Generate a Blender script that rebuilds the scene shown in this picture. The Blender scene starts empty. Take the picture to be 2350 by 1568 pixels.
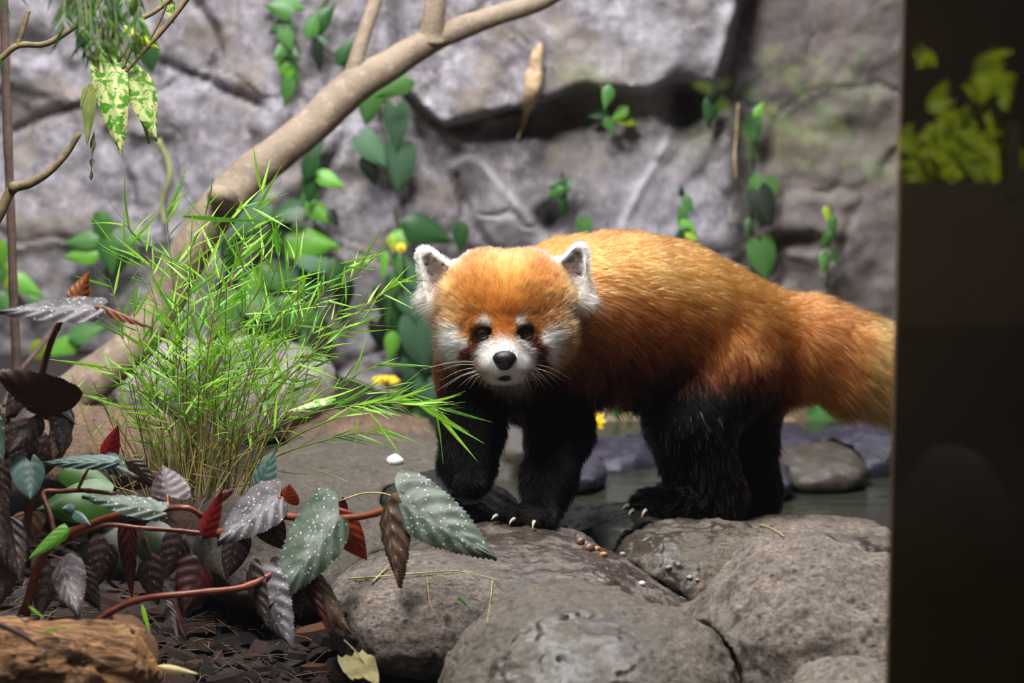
import bpy, math, random
import numpy as np
from mathutils import Vector, Matrix
from mathutils.kdtree import KDTree

SC = bpy.context.scene
COL = SC.collection
random.seed(7)
RNG = np.random.default_rng(11)

# ---------------------------------------------------------------- camera
H, PITCH, FPX = 0.92, math.radians(10.0), 2350 * 100 / 36.0
CAM = np.array([0.0, 0.0, H])
FWD = np.array([0.0, math.cos(PITCH), -math.sin(PITCH)])
UPV = np.array([0.0, math.sin(PITCH), math.cos(PITCH)])
RGT = np.array([1.0, 0.0, 0.0])
cd = bpy.data.cameras.new('camera')
cd.lens, cd.sensor_width = 100.0, 36.0
cd.clip_start, cd.clip_end = 0.05, 60
cd.dof.use_dof = True
cd.dof.focus_distance = 3.24
cd.dof.aperture_fstop = 5.2
cam = bpy.data.objects.new('camera', cd)
COL.objects.link(cam)
cam.location = CAM
cam.rotation_euler = (math.radians(90) - PITCH, 0, 0)
SC.camera = cam

# ---------------------------------------------------------------- world, lights, exposure
SC.view_settings.view_transform = 'Standard'
SC.view_settings.look = 'None'
SC.view_settings.gamma = 1.0
SC.view_settings.use_curve_mapping = False
SC.view_settings.exposure = 0.0
w = bpy.data.worlds.new('world')
SC.world = w
w.use_nodes = True
w.node_tree.nodes['Background'].inputs[0].default_value = (0.75, 0.8, 1.0, 1)
w.node_tree.nodes['Background'].inputs[1].default_value = 0.045


def lamp(name, kind, loc, target, energy, color=(1, 1, 1), size=0.5, spot=None, blend=0.5):
    d = bpy.data.lights.new(name, kind)
    d.energy = energy
    d.color = color
    if kind == 'AREA':
        d.shape = 'DISK'
        d.size = size
    else:
        d.shadow_soft_size = size
    if spot:
        d.spot_size = math.radians(spot)
        d.spot_blend = blend
    o = bpy.data.objects.new(name, d)
    COL.objects.link(o)
    o.location = loc
    o.rotation_euler = (Vector(target) - Vector(loc)).to_track_quat('-Z', 'Y').to_euler()
    return o


lamp('ceiling_lamp_key', 'AREA', (-0.15, 3.25, 2.3), (0.05, 3.45, 0.0), 54, (1.0, 0.97, 0.93), 0.45)
lamp('ceiling_lamp_back', 'AREA', (0.35, 4.25, 2.3), (0.12, 3.3, 0.0), 38, (0.95, 0.96, 1.0), 0.35)
lamp('ceiling_lamp_front', 'AREA', (-0.55, 2.5, 2.1), (0.1, 3.6, 0.2), 54, (1.0, 0.97, 0.95), 0.5)
lamp('ceiling_lamp_wall', 'SPOT', (-0.75, 3.72, 2.35), (-0.36, 4.68, 0.36), 150, (0.93, 0.93, 1.0), 0.12, 62, 1.0)
lamp('added_blue_light', 'SPOT', (0.3, 4.05, 1.5), (0.25, 4.4, 0.0), 17, (0.25, 0.42, 1.0), 0.05, 36, 0.6)  # unseen spot, added to tint the far bank stones blue

# ---------------------------------------------------------------- projection helpers


def P(px, py, d):
    """Point seen at photo pixel (px, py), d metres along the optical axis."""
    return CAM + d * (FWD + RGT * ((px - 1175) / FPX) + UPV * ((784 - py) / FPX))


def PY(px, py, Y):
    r = FWD + RGT * ((px - 1175) / FPX) + UPV * ((784 - py) / FPX)
    return CAM + r * (Y / r[1])


def PZ(px, py, z):
    r = FWD + RGT * ((px - 1175) / FPX) + UPV * ((784 - py) / FPX)
    return CAM + r * ((z - H) / r[2])


def proj(p):
    q = np.asarray(p) - CAM
    d = q @ FWD
    return 1175 + FPX * (q @ RGT) / d, 784 - FPX * (q @ UPV) / d, d


# ---------------------------------------------------------------- numpy noise and sdf meshing


def _hash(i, s):
    h = (i[..., 0].astype(np.int64) * 374761393 + i[..., 1].astype(np.int64) * 668265263 + i[..., 2].astype(np.int64) * 2147483647 + s * 974634777) & 0xffffffff
    h = ((h ^ (h >> 13)) * 1274126177) & 0xffffffff
    h = ((h ^ (h >> 16)) * 2246822519) & 0xffffffff
    return ((h ^ (h >> 15)) & 0xffff) / 32767.5 - 1.0


def vnoise(p, s=0):
    i = np.floor(p)
    f = p - i
    i = i.astype(np.int64)
    u = f * f * (3 - 2 * f)
    r = 0
    for a in (0, 1):
        for b in (0, 1):
            for c in (0, 1):
                wgt = (u[..., 0] if a else 1 - u[..., 0]) * (u[..., 1] if b else 1 - u[..., 1]) * (u[..., 2] if c else 1 - u[..., 2])
                r = r + wgt * _hash(i + np.array([a, b, c]), s)
    return r


def fbm(p, octv=4, s=0, gain=0.5):
    r, a, n = 0, 1.0, 0
    for o in range(octv):
        r = r + a * vnoise(p * (2.03 ** o) + 17.3 * o, s + o)
        n += a
        a *= gain
    return r / n


def smin(a, b, k):
    h = np.clip(0.5 + 0.5 * (b - a) / k, 0, 1)
    return b * (1 - h) + a * h - k * h * (1 - h)


def sd_cone(p, a, b, ra, rb):
    ba = b - a
    t = np.clip(((p - a) @ ba) / max(ba @ ba, 1e-12), 0, 1)
    return np.linalg.norm(p - a - t[:, None] * ba, axis=1) - (ra + (rb - ra) * t)


def sd_ell(p, c, r, R=None, n=2.0):
    q = p - c
    if R is not None:
        q = q @ R
    q = np.abs(q / r)
    k = (q ** n).sum(1) ** (1 / n) if n != 2 else np.linalg.norm(q, axis=1)
    if n == 2.0:
        k1 = np.linalg.norm(q / r, axis=1) + 1e-9
        return k * (k - 1) / k1
    return (k - 1) * min(r)


def surface_net(f, lo, hi, h):
    lo = np.asarray(lo, float)
    n = np.ceil((np.asarray(hi) - lo) / h).astype(int) + 1
    ax = [lo[k] + h * np.arange(n[k]) for k in range(3)]
    G = np.stack(np.meshgrid(*ax, indexing='ij'), -1).reshape(-1, 3)
    V = np.concatenate([f(c) for c in np.array_split(G, max(1, len(G) // 250000))]).reshape(n)
    ins = V < 0
    s = np.zeros(n - 1, int)
    off = [(a, b, c) for a in (0, 1) for b in (0, 1) for c in (0, 1)]
    for a, b, c in off:
        s += ins[a:n[0] - 1 + a, b:n[1] - 1 + b, c:n[2] - 1 + c]
    cell = np.argwhere((s > 0) & (s < 8))
    idx = -np.ones(n - 1, int)
    idx[tuple(cell.T)] = np.arange(len(cell))
    acc = np.zeros((len(cell), 3))
    cnt = np.zeros(len(cell))
    for a in off:
        for k in range(3):
            if a[k] == 0:
                b = list(a)
                b[k] = 1
                va = V[tuple((cell + np.array(a)).T)]
                vb = V[tuple((cell + np.array(b)).T)]
                m = (va < 0) != (vb < 0)
                t = va / np.where(m, va - vb, 1)
                p = np.array(a)[None] + t[:, None] * (np.array(b) - np.array(a))[None]
                acc[m] += p[m]
                cnt[m] += 1
    verts = lo + h * (cell + acc / cnt[:, None])
    quads = []
    for k in range(3):
        k1, k2 = (k + 1) % 3, (k + 2) % 3
        sl = [slice(None)] * 3
        s2 = [slice(None)] * 3
        sl[k] = slice(0, n[k] - 1)
        s2[k] = slice(1, n[k])
        ch = ins[tuple(sl)] != ins[tuple(s2)]
        e = np.argwhere(ch)
        e = e[(e[:, k1] > 0) & (e[:, k2] > 0) & (e[:, k1] < n[k1] - 1) & (e[:, k2] < n[k2] - 1)]
        if not len(e):
            continue
        flip = ins[tuple(e.T)]
        d1 = np.zeros(3, int)
        d1[k1] = 1
        d2 = np.zeros(3, int)
        d2[k2] = 1
        q = np.stack([idx[tuple((e - d1 - d2).T)], idx[tuple((e - d2).T)], idx[tuple(e.T)], idx[tuple((e - d1).T)]], 1)
        q[~flip] = q[~flip][:, ::-1]
        quads.append(q)
    return verts, np.concatenate(quads)


# ---------------------------------------------------------------- object helpers
WLOC = {}


def tag(o, label=None, cat=None, group=None, kind=None):
    for k, v in (('label', label), ('category', cat), ('group', group), ('kind', kind)):
        if v:
            o[k] = v
    return o


def empty(name, loc, label=None, cat=None, group=None):
    o = bpy.data.objects.new(name, None)
    o.empty_display_size = 0.05
    COL.objects.link(o)
    loc = np.asarray(loc, float)
    o.location = loc
    WLOC[o.name] = loc
    return tag(o, label, cat, group)


def mesh(name, v, f, mats=None, smooth=True, fm=None):
    me = bpy.data.meshes.new(name)
    v = np.asarray(v, float)
    if isinstance(f, np.ndarray):
        me.vertices.add(len(v))
        me.vertices.foreach_set('co', v.astype(np.float32).ravel())
        k = f.shape[1]
        me.loops.add(f.size)
        me.loops.foreach_set('vertex_index', f.astype(np.int32).ravel())
        me.polygons.add(len(f))
        me.polygons.foreach_set('loop_start', np.arange(0, f.size, k, dtype=np.int32))
        me.update(calc_edges=True)
    else:
        me.from_pydata([tuple(x) for x in v], [], [tuple(x) for x in f])
    me.polygons.foreach_set('use_smooth', np.full(len(me.polygons), smooth))
    for m in ([] if mats is None else mats if isinstance(mats, (list, tuple)) else [mats]):
        me.materials.append(m)
    if fm is not None:
        me.polygons.foreach_set('material_index', np.asarray(fm, np.int32))
    me.update()
    return me


def link(name, me, parent=None, M=None):
    o = bpy.data.objects.new(name, me)
    COL.objects.link(o)
    base = np.zeros(3)
    if parent is not None:
        o.parent = parent
        base = WLOC[parent.name]
    if M is not None:
        o.matrix_local = Matrix.Translation(Vector(-base)) @ M
    WLOC[o.name] = base
    return o


def mk(name, v, f, mats=None, parent=None, smooth=True, fm=None, loc=None):
    """One mesh object; v are world coordinates."""
    v = np.asarray(v, float)
    if parent is not None:
        base = WLOC[parent.name]
    elif loc is not None:
        base = np.asarray(loc, float)
    else:
        base = v.mean(0)
        base[2] = v[:, 2].min()
    o = bpy.data.objects.new(name, mesh(name, v - base, f, mats, smooth, fm))
    COL.objects.link(o)
    if parent is not None:
        o.parent = parent
    else:
        o.location = base
    WLOC[o.name] = base
    return o


def setcol(o, name, arr):
    a = o.data.attributes.new(name, 'FLOAT_COLOR', 'POINT')
    arr = np.asarray(arr, np.float32)
    if arr.shape[1] == 3:
        arr = np.concatenate([arr, np.ones((len(arr), 1), np.float32)], 1)
    a.data.foreach_set('color', arr.ravel())


def spline(pts, n):
    """Catmull-Rom through pts (k, m) -> (n, m)."""
    p = np.asarray(pts, float)
    if len(p) < 3:
        t = np.linspace(0, 1, n)[:, None]
        return p[0] * (1 - t) + p[-1] * t
    q = np.vstack([2 * p[0] - p[1], p, 2 * p[-1] - p[-2]])
    t = np.linspace(0, len(p) - 1 - 1e-9, n)
    i = t.astype(int)
    u = (t - i)[:, None]
    a, b, c, d = q[i], q[i + 1], q[i + 2], q[i + 3]
    return 0.5 * (2 * b + (c - a) * u + (2 * a - 5 * b + 4 * c - d) * u ** 2 + (3 * b - a - 3 * c + d) * u ** 3)


def tube(pts, rad, sides=6, caps=True, rough=0.0, seed=0):
    p = np.asarray(pts, float)
    n = len(p)
    r = np.broadcast_to(np.asarray(rad, float), (n,))
    t = np.gradient(p, axis=0)
    t /= np.linalg.norm(t, axis=1)[:, None] + 1e-12
    u = np.cross(t[0], [0.31, 0.52, 0.79])
    u /= np.linalg.norm(u)
    ring = np.linspace(0, 2 * math.pi, sides, endpoint=False)
    V = []
    for k in range(n):
        u = u - t[k] * (u @ t[k])
        u /= np.linalg.norm(u)
        b = np.cross(t[k], u)
        V.append(p[k] + r[k] * (np.cos(ring)[:, None] * u + np.sin(ring)[:, None] * b))
    V = np.array(V)
    if rough:
        q = V.reshape(-1, 3)
        nrm = (q - np.repeat(p, sides, 0))
        q = q + nrm * (rough * fbm(q * 28, 4, seed))[:, None]
        V = q.reshape(n, sides, 3)
    F = []
    for k in range(n - 1):
        for j in range(sides):
            j2 = (j + 1) % sides
            F.append((k * sides + j, k * sides + j2, (k + 1) * sides + j2, (k + 1) * sides + j))
    V = V.reshape(-1, 3)
    if caps:
        V = np.vstack([V, p[:1], p[-1:]])
        for j in range(sides):
            j2 = (j + 1) % sides
            F.append((n * sides, j2, j))
            F.append((n * sides + 1, (n - 1) * sides + j, (n - 1) * sides + j2))
    return V, F


def join(parts):
    V, F, o = [], [], 0
    for v, f in parts:
        V.append(np.asarray(v))
        F += [tuple(i + o for i in q) for q in f]
        o += len(v)
    return np.vstack(V), F


def pxline(pts, d=None, n=None):
    """3-D polyline through photo pixels [(px, py, depth)]."""
    q = np.array([P(*(p if len(p) == 3 else (p[0], p[1], d))) for p in pts])
    return spline(q, n) if n else q


# ---------------------------------------------------------------- materials


def S(r, g, b, a=1.0):
    f = lambda c: (c / 255 / 12.92) if c <= 10 else (((c / 255) + 0.055) / 1.055) ** 2.4
    return (f(r), f(g), f(b), a)


class NT:
    def __init__(self, name):
        self.m = bpy.data.materials.new(name)
        self.m.use_nodes = True
        self.t = self.m.node_tree
        self.b = self.t.nodes['Principled BSDF']
        self.out = self.t.nodes['Material Output']

    def n(self, kind, **kw):
        nd = self.t.nodes.new('ShaderNode' + kind)
        for k, v in kw.items():
            if k.startswith('i_'):
                self.set(nd.inputs[k[2:].replace('_', ' ')], v)
            elif k.startswith('n'):
                self.set(nd.inputs[int(k[1:])], v) if k[1:].isdigit() else setattr(nd, k, v)
            else:
                setattr(nd, k, v)
        return nd

    def set(self, sock, v):
        if hasattr(v, 'node'):
            self.t.links.new(v, sock)
        else:
            sock.default_value = v

    def base(self, **kw):
        for k, v in kw.items():
            self.set(self.b.inputs[k.replace('_', ' ')], v)
        return self.m

    def coord(self, which='Object'):
        return self.n('TexCoord').outputs[which]

    def noise(self, vec, scale, detail=4.0, rough=0.55, dist=0.0):
        return self.n('TexNoise', n0=vec, i_Scale=scale, i_Detail=detail, i_Roughness=rough, i_Distortion=dist).outputs['Fac']

    def ramp(self, fac, stops):
        r = self.n('ValToRGB')
        e = r.color_ramp.elements
        while len(e) < len(stops):
            e.new(0.5)
        for k, (p, c) in enumerate(stops):
            e[k].position = p
            e[k].color = c if len(c) == 4 else (*c, 1)
        self.set(r.inputs[0], fac)
        return r.outputs[0]

    def step(self, fac, a, b):
        return self.n('MapRange', n0=fac, n1=a, n2=b).outputs[0]

    def mix(self, fac, a, b, mode='MIX'):
        x = self.n('MixRGB', blend_type=mode)
        for s, v in zip(x.inputs, (fac, a, b)):
            self.set(s, v)
        return x.outputs[0]

    def math(self, op, a, b=0.0):
        x = self.n('Math', operation=op)
        self.set(x.inputs[0], a)
        self.set(x.inputs[1], b)
        return x.outputs[0]

    def bump(self, h, strength=0.3, dist=0.002, prev=None):
        x = self.n('Bump', i_Distance=dist)
        self.set(x.inputs['Strength'], strength)
        self.set(x.inputs['Height'], h)
        if prev is not None:
            self.set(x.inputs['Normal'], prev)
        return x.outputs[0]


def simple(name, c1, c2, scale=30, rough=0.6, bump=0.3, bscale=None, bdist=0.002, spec=0.5, **kw):
    t = NT(name)
    v = t.coord()
    t.base(Base_Color=t.mix(t.step(t.noise(v, scale), 0.35, 0.65), c1, c2), Roughness=rough, Specular_IOR_Level=spec, **kw)
    if bump:
        t.base(Normal=t.bump(t.noise(v, bscale or scale * 3, 6), bump, bdist))
    return t.m


def leafmat(name, c1, c2, rough=0.4, trans=0.25, back=None, scale=40):
    """Plain leaf: two greens, translucent, optional underside colour."""
    t = NT(name)
    v = t.coord()
    c = t.mix(t.step(t.noise(v, scale, 2), 0.35, 0.65), c1, c2)
    if back is not None:
        c = t.mix(t.n('NewGeometry').outputs['Backfacing'], c, back)
    t.base(Base_Color=c, Roughness=rough)
    tr = t.n('BsdfTranslucent')
    t.set(tr.inputs[0], c)
    mx = t.n('MixShader')
    t.set(mx.inputs[0], trans)
    t.set(mx.inputs[1], t.b.outputs[0])
    t.set(mx.inputs[2], tr.outputs[0])
    t.set(t.out.inputs[0], mx.outputs[0])
    return t.m


def begonia_mat(name, top, top2, spot, back, dens=235, size=0.22, rough=0.46, trans=0.08):
    t = NT(name)
    v = t.coord('UV')
    vo = t.n('TexVoronoi', n0=v, i_Scale=dens, i_Randomness=0.85)
    sp = t.step(vo.outputs['Distance'], size + 0.05, size - 0.05)
    big = t.noise(v, 35, 2)
    sp = t.math('MULTIPLY', sp, t.step(t.noise(v, 260, 1), 0.3, 0.5))
    c = t.mix(t.step(big, 0.35, 0.65), top, top2)
    c = t.mix(sp, c, spot)
    vein = t.n('Attribute', attribute_name='vein').outputs['Fac']
    c = t.mix(t.math('MULTIPLY', vein, 0.6), c, t.mix(0.55, top, (0.01, 0.015, 0.01, 1)))
    c = t.mix(t.n('NewGeometry').outputs['Backfacing'], c, back)
    t.base(Base_Color=c, Roughness=rough, Specular_IOR_Level=0.35, Normal=t.bump(t.noise(v, 180, 3), 0.35, 0.001))
    tr = t.n('BsdfTranslucent')
    t.set(tr.inputs[0], t.mix(0.5, c, back))
    mx = t.n('MixShader')
    t.set(mx.inputs[0], trans)
    t.set(mx.inputs[1], t.b.outputs[0])
    t.set(mx.inputs[2], tr.outputs[0])
    t.set(t.out.inputs[0], mx.outputs[0])
    return t.m


def rock_mat(name, dry1, dry2, wetc, pit=0.6, scale=14):
    """Porous stone; the vertex attribute 'wet' darkens it and makes it glossy."""
    t = NT(name)
    v = t.coord()
    wet = t.n('Attribute', attribute_name='wet').outputs['Fac']
    c = t.mix(t.step(t.noise(v, scale, 5, 0.65), 0.32, 0.68), dry1, dry2)
    fine = t.noise(v, 220, 3, 0.7)
    c = t.mix(t.step(fine, 0.32, 0.62), t.mix(0.62, c, (0.02, 0.018, 0.015, 1)), c)
    c = t.mix(t.step(t.noise(v, 120, 5, 0.75), 0.44, 0.58), t.mix(0.42, c, (0.03, 0.026, 0.02, 1)), c)
    c = t.mix(t.n('Attribute', attribute_name='pit').outputs['Fac'], c, t.mix(0.7, c, (0.02, 0.016, 0.012, 1)))
    pits = t.n('TexVoronoi', n0=t.n('VectorMath', operation='ADD', n0=v, n1=t.n('VectorMath', operation='SCALE', n0=t.n('TexNoise', n0=v, i_Scale=60.0).outputs['Color'], i_Scale=0.012).outputs[0]).outputs[0], i_Scale=80.0, i_Randomness=1.0).outputs['Distance']
    pm = t.step(pits, 0.06, 0.34)
    c = t.mix(t.math('MULTIPLY', t.step(pits, 0.34, 0.12), t.step(t.noise(v, 25, 3), 0.42, 0.58)), c, t.mix(0.72, c, (0.02, 0.017, 0.014, 1)))
    wn = t.math('MULTIPLY', wet, t.step(t.noise(v, 30, 4), 0.2, 0.5))
    c = t.mix(t.math('MULTIPLY', wn, 0.9), c, t.mix(0.9, c, wetc))
    t.base(Base_Color=c, Roughness=t.math('SUBTRACT', 0.85, t.math('MULTIPLY', wn, 0.66)), Specular_IOR_Level=0.5)
    dryk = t.math('SUBTRACT', 1.0, t.math('MULTIPLY', wn, 0.72))
    b = t.bump(t.noise(v, 110, 9, 0.72), dryk, 0.006)
    p2 = t.step(t.n('TexVoronoi', n0=v, i_Scale=260.0, i_Randomness=1.0).outputs['Distance'], 0.1, 0.35)
    b = t.bump(pm, t.math('MULTIPLY', dryk, pit), 0.004, b)
    b = t.bump(p2, t.math('MULTIPLY', dryk, 0.7 * pit), 0.002, b)
    t.base(Normal=b)
    return t.m


M = {}
M['begonia_green'] = begonia_mat('begonia_green', S(52, 70, 50), S(92, 104, 92), S(205, 212, 208), S(120, 30, 22))
M['begonia_silver'] = begonia_mat('begonia_silver', S(105, 100, 104), S(62, 58, 60), S(205, 195, 200), S(110, 30, 25))
M['begonia_purple'] = begonia_mat('begonia_purple', S(70, 56, 58), S(105, 95, 98), S(185, 150, 165), S(100, 22, 20))
M['begonia_brown'] = begonia_mat('begonia_brown', S(72, 52, 36), S(104, 84, 66), S(150, 140, 126), S(110, 32, 18))
M['begonia_dark'] = begonia_mat('begonia_dark', S(46, 34, 30), S(66, 52, 46), S(120, 108, 108), S(80, 24, 20))
M['begonia_red'] = begonia_mat('begonia_red', S(132, 22, 24), S(90, 12, 14), S(132, 30, 26), S(140, 26, 24), trans=0.3)
M['begonia_rust'] = begonia_mat('begonia_rust', S(120, 44, 18), S(96, 30, 12), S(120, 44, 18), S(130, 50, 20), trans=0.3)
M['begonia_maroon'] = begonia_mat('begonia_maroon', S(70, 18, 14), S(50, 12, 10), S(70, 18, 14), S(80, 20, 16), trans=0.1)
M['begonia_umber'] = begonia_mat('begonia_umber', S(62, 38, 28), S(44, 28, 22), S(80, 60, 50), S(64, 38, 26), trans=0.05)
M['begonia_ochre'] = begonia_mat('begonia_ochre', S(136, 78, 26), S(108, 58, 18), S(136, 78, 26), S(142, 82, 26), trans=0.3)
M['begonia_teal'] = begonia_mat('begonia_teal', S(62, 92, 84), S(96, 124, 116), S(96, 124, 116), S(70, 50, 40))
M['cane'] = simple('begonia_cane', S(136, 72, 48), S(108, 52, 34), 60, 0.35, 0.2)
M['cane_brown'] = simple('begonia_cane_brown', S(110, 62, 42), S(76, 44, 32), 60, 0.45, 0.3)
M['leaf_dark'] = leafmat('leaf_dark', S(34, 72, 32), S(50, 92, 46), 0.45, 0.15)
M['leaf_mid'] = leafmat('leaf_mid', S(66, 116, 52), S(88, 134, 70), 0.45, 0.2)
M['leaf_teal'] = leafmat('leaf_teal', S(70, 108, 76), S(92, 128, 98), 0.5, 0.2)
M['leaf_bright'] = leafmat('leaf_bright', S(96, 168, 46), S(120, 180, 70), 0.4, 0.3)
M['leaf_lime'] = leafmat('leaf_lime', S(150, 186, 40), S(176, 196, 70), 0.45, 0.3)
M['leaf_black'] = leafmat('leaf_black', S(22, 34, 24), S(30, 46, 30), 0.5, 0.05)
M['leaf_broad'] = leafmat('leaf_broad', S(44, 84, 22), S(58, 100, 30), 0.45, 0.2)
M['leaf_grove'] = leafmat('leaf_grove', S(20, 34, 14), S(30, 46, 20), 0.45, 0.1)
M['leaf_yellow'] = leafmat('leaf_yellow', S(196, 214, 20), S(170, 200, 20), 0.4, 0.4)
M['leaf_wilt'] = leafmat('leaf_wilt', S(140, 150, 84), S(110, 124, 60), 0.55, 0.15)
M['leaf_dry'] = leafmat('leaf_dry', S(70, 80, 50), S(92, 92, 60), 0.7, 0.05)
M['leaf_fallen'] = leafmat('leaf_fallen', S(128, 118, 72), S(96, 90, 52), 0.7, 0.1)
M['blade1'] = leafmat('blade_bright', S(136, 200, 44), S(166, 218, 74), 0.4, 0.35)
M['blade2'] = leafmat('blade_green', S(82, 152, 38), S(116, 182, 56), 0.4, 0.35)
M['blade3'] = leafmat('blade_dry', S(176, 150, 90), S(140, 124, 66), 0.6, 0.2)
M['culm'] = simple('culm_tan', S(150, 126, 70), S(112, 100, 50), 50, 0.6, 0.1)
M['culm_green'] = simple('culm_green', S(116, 140, 60), S(96, 116, 50), 50, 0.6, 0.1)
M['straw'] = simple('straw', S(186, 170, 110), S(150, 134, 80), 60, 0.6, 0.1)
M['straw_dark'] = simple('straw_dark', S(120, 96, 66), S(70, 54, 40), 60, 0.7, 0.1)
M['stem'] = simple('vine_stem', S(86, 104, 56), S(70, 66, 44), 60, 0.6, 0.2)
M['root'] = simple('hanging_root', S(150, 158, 100), S(126, 128, 84), 60, 0.6, 0.2)
M['twig'] = simple('twig_bark', S(128, 112, 76), S(92, 80, 54), 90, 0.75, 0.6, 200, 0.001)
M['pole'] = simple('pole_bark', S(92, 72, 62), S(62, 48, 42), 40, 0.8, 0.5)
M['yellow_petal'] = simple('yellow_petal', S(240, 200, 10), S(250, 216, 20), 60, 0.5, 0.0)
M['white_petal'] = simple('white_petal', S(240, 240, 245), S(250, 250, 252), 60, 0.4, 0.0)
M['spike'] = simple('dried_spike', S(205, 180, 145), S(160, 132, 100), 120, 0.85, 0.5)
M['claw'] = simple('claw', S(214, 204, 186), S(184, 172, 150), 60, 0.35, 0.0)
M['nose'] = simple('nose_leather', S(24, 22, 24), S(34, 32, 34), 300, 0.32, 0.8, 900, 0.0006)
M['eye'] = simple('eyeball', S(84, 58, 38), S(58, 38, 26), 200, 0.06, 0.0)
M['pupil'] = simple('pupil', S(6, 5, 5), S(8, 6, 6), 60, 0.05, 0.0)
M['lid'] = simple('eyelid', S(22, 16, 12), S(30, 20, 14), 200, 0.4, 0.2)
M['whisker'] = simple('whisker', S(240, 240, 240), S(225, 225, 228), 60, 0.4, 0.0)
M['mouth'] = simple('mouth', S(34, 22, 24), S(24, 16, 18), 200, 0.4, 0.2)
M['pebble1'] = simple('pebble_orange', S(190, 140, 70), S(160, 120, 66), 90, 0.5, 0.2)
M['pebble2'] = simple('pebble_grey', S(150, 146, 140), S(110, 104, 100), 90, 0.5, 0.2)
M['pebble3'] = simple('pebble_brown', S(112, 84, 70), S(80, 60, 50), 90, 0.4, 0.2)
M['bark1'] = simple('bark_chip_brown', S(104, 72, 60), S(60, 42, 36), 55, 0.55, 0.9, 130, 0.004)
M['bark2'] = simple('bark_chip_dark', S(58, 44, 40), S(34, 26, 24), 55, 0.5, 0.9, 130, 0.004)
M['bark3'] = simple('bark_chip_orange', S(150, 94, 60), S(98, 62, 42), 55, 0.6, 0.9, 130, 0.004)
M['pillar'] = simple('pillar_brown', S(92, 74, 52), S(76, 62, 44), 4, 0.75, 0.0, spec=0.1)
M['planter'] = simple('planter_dark', S(40, 36, 30), S(30, 26, 22), 8, 0.8, 0.0)
M['rock_pale'] = rock_mat('rock_pale', S(184, 168, 155), S(148, 134, 123), S(34, 28, 24))
M['rock_tan'] = rock_mat('rock_tan', S(158, 144, 128), S(116, 104, 90), S(38, 32, 26))
M['rock_wet'] = rock_mat('rock_wet', S(124, 116, 108), S(90, 84, 78), S(46, 40, 36), 0.4)
M['rock_back'] = rock_mat('rock_back', S(226, 216, 212), S(196, 184, 178), S(90, 80, 70), 0.4)
M['rock_earth'] = rock_mat('rock_earth', S(170, 138, 112), S(130, 104, 84), S(80, 62, 48), 0.4)
M['rock_dark'] = rock_mat('rock_dark', S(60, 62, 58), S(38, 42, 40), S(20, 26, 24), 0.4)
M['rock_bank'] = rock_mat('rock_bank', S(84, 80, 98), S(56, 52, 64), S(44, 40, 54), 0.4)
M['rock_flat'] = rock_mat('rock_flat', S(136, 126, 110), S(104, 96, 82), S(56, 50, 42), 0.4)

# ================================================================ SETTING
WALL_Y = 4.7


def seg_dist(px, py, pts):
    """Distance in pixels from arrays px, py to a polyline."""
    q = np.stack([px, py], -1)
    best = np.full(px.shape, 1e9)
    for a, b in zip(pts[:-1], pts[1:]):
        a, b = np.array(a, float), np.array(b, float)
        ba = b - a
        t = np.clip(((q - a) @ ba) / (ba @ ba), 0, 1)
        best = np.minimum(best, np.linalg.norm(q - a - t[..., None] * ba, axis=-1))
    return best


def gauss(px, py, x, y, rx, ry):
    return np.exp(-((px - x) / rx) ** 2 - ((py - y) / ry) ** 2)


def sstep(x, a, b):
    t = np.clip((x - a) / (b - a), 0, 1)
    return t * t * (3 - 2 * t)


# ---- faux-rock wall: mortar bed plus stones as parts
xs = np.unique(np.concatenate([np.arange(-2.0, -1.0, 0.05), np.arange(-1.0, 1.0, 0.0065), np.arange(1.0, 2.01, 0.05)]))
zs = np.unique(np.concatenate([np.arange(-0.2, 0.74, 0.0065), np.arange(0.74, 2.3, 0.05)]))
XX, ZZ = np.meshgrid(xs, zs, indexing='ij')
base = np.stack([XX, np.full_like(XX, WALL_Y), ZZ], -1)
wx, wy, _ = proj(base)
wz = fbm(base * 6, 3, 5)
wz2 = fbm(base * 6 + 31, 3, 9)
wz3, wz4 = fbm(base * 16 + 3, 3, 15), fbm(base * 16 + 53, 3, 19)
wpx, wpy = wx + 95 * wz + 34 * wz3, wy + 95 * wz2 + 34 * wz4
seeds = [(40, 90), (250, 60), (430, 70), (560, 110), (480, 300), (130, 400), (300, 420), (60, 640), (330, 640), (620, 330), (760, 90),
         (960, 60), (830, 480), (1000, 450), (1150, 480), (1120, 350), (1060, 150), (1320, 90), (1560, 60), (1330, 400), (1480, 430), (1610, 480),
         (1780, 140), (1960, 80), (1900, 320), (1760, 420), (1880, 500), (2020, 600), (1780, 680), (800, 720), (560, 760), (1250, 660), (1060, 760),
         (200, 840), (900, 960), (1450, 800), (1650, 900), (1950, 860), (2250, 300), (2250, 800), (-250, 200), (-250, 700), (700, -200), (1300, -250), (1900, -250), (150, -220)]
sd = np.array(seeds, float)
dd = np.stack([np.hypot((wpx - s[0]), (wpy - s[1]) * 0.95) for s in sd], -1)
cid = dd.argmin(-1)
srt = np.partition(dd, 1, -1)
gap = srt[..., 1] - srt[..., 0]
dep = 0.045 * fbm(base * 3.1, 3, 1) + 0.02 * fbm(base * 9, 3, 2) + 0.008 * fbm(base * 30, 4, 3, 0.6)
rj = np.random.default_rng(3).normal(0, 0.006, len(sd))
tilt = np.random.default_rng(4).normal(0, 0.00004, (len(sd), 2))
soft = sstep(gap, 0, 60)
dep = dep + soft * (rj[cid] + tilt[cid, 0] * (wpx - sd[cid, 0]) + tilt[cid, 1] * (wpy - sd[cid, 1]))
jw = np.clip(0.35 + 0.9 * fbm(base * 5 + 7, 2, 77), 0.06, 0.9)
dep -= 0.012 * jw * np.exp(-(gap / 10) ** 2)
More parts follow.
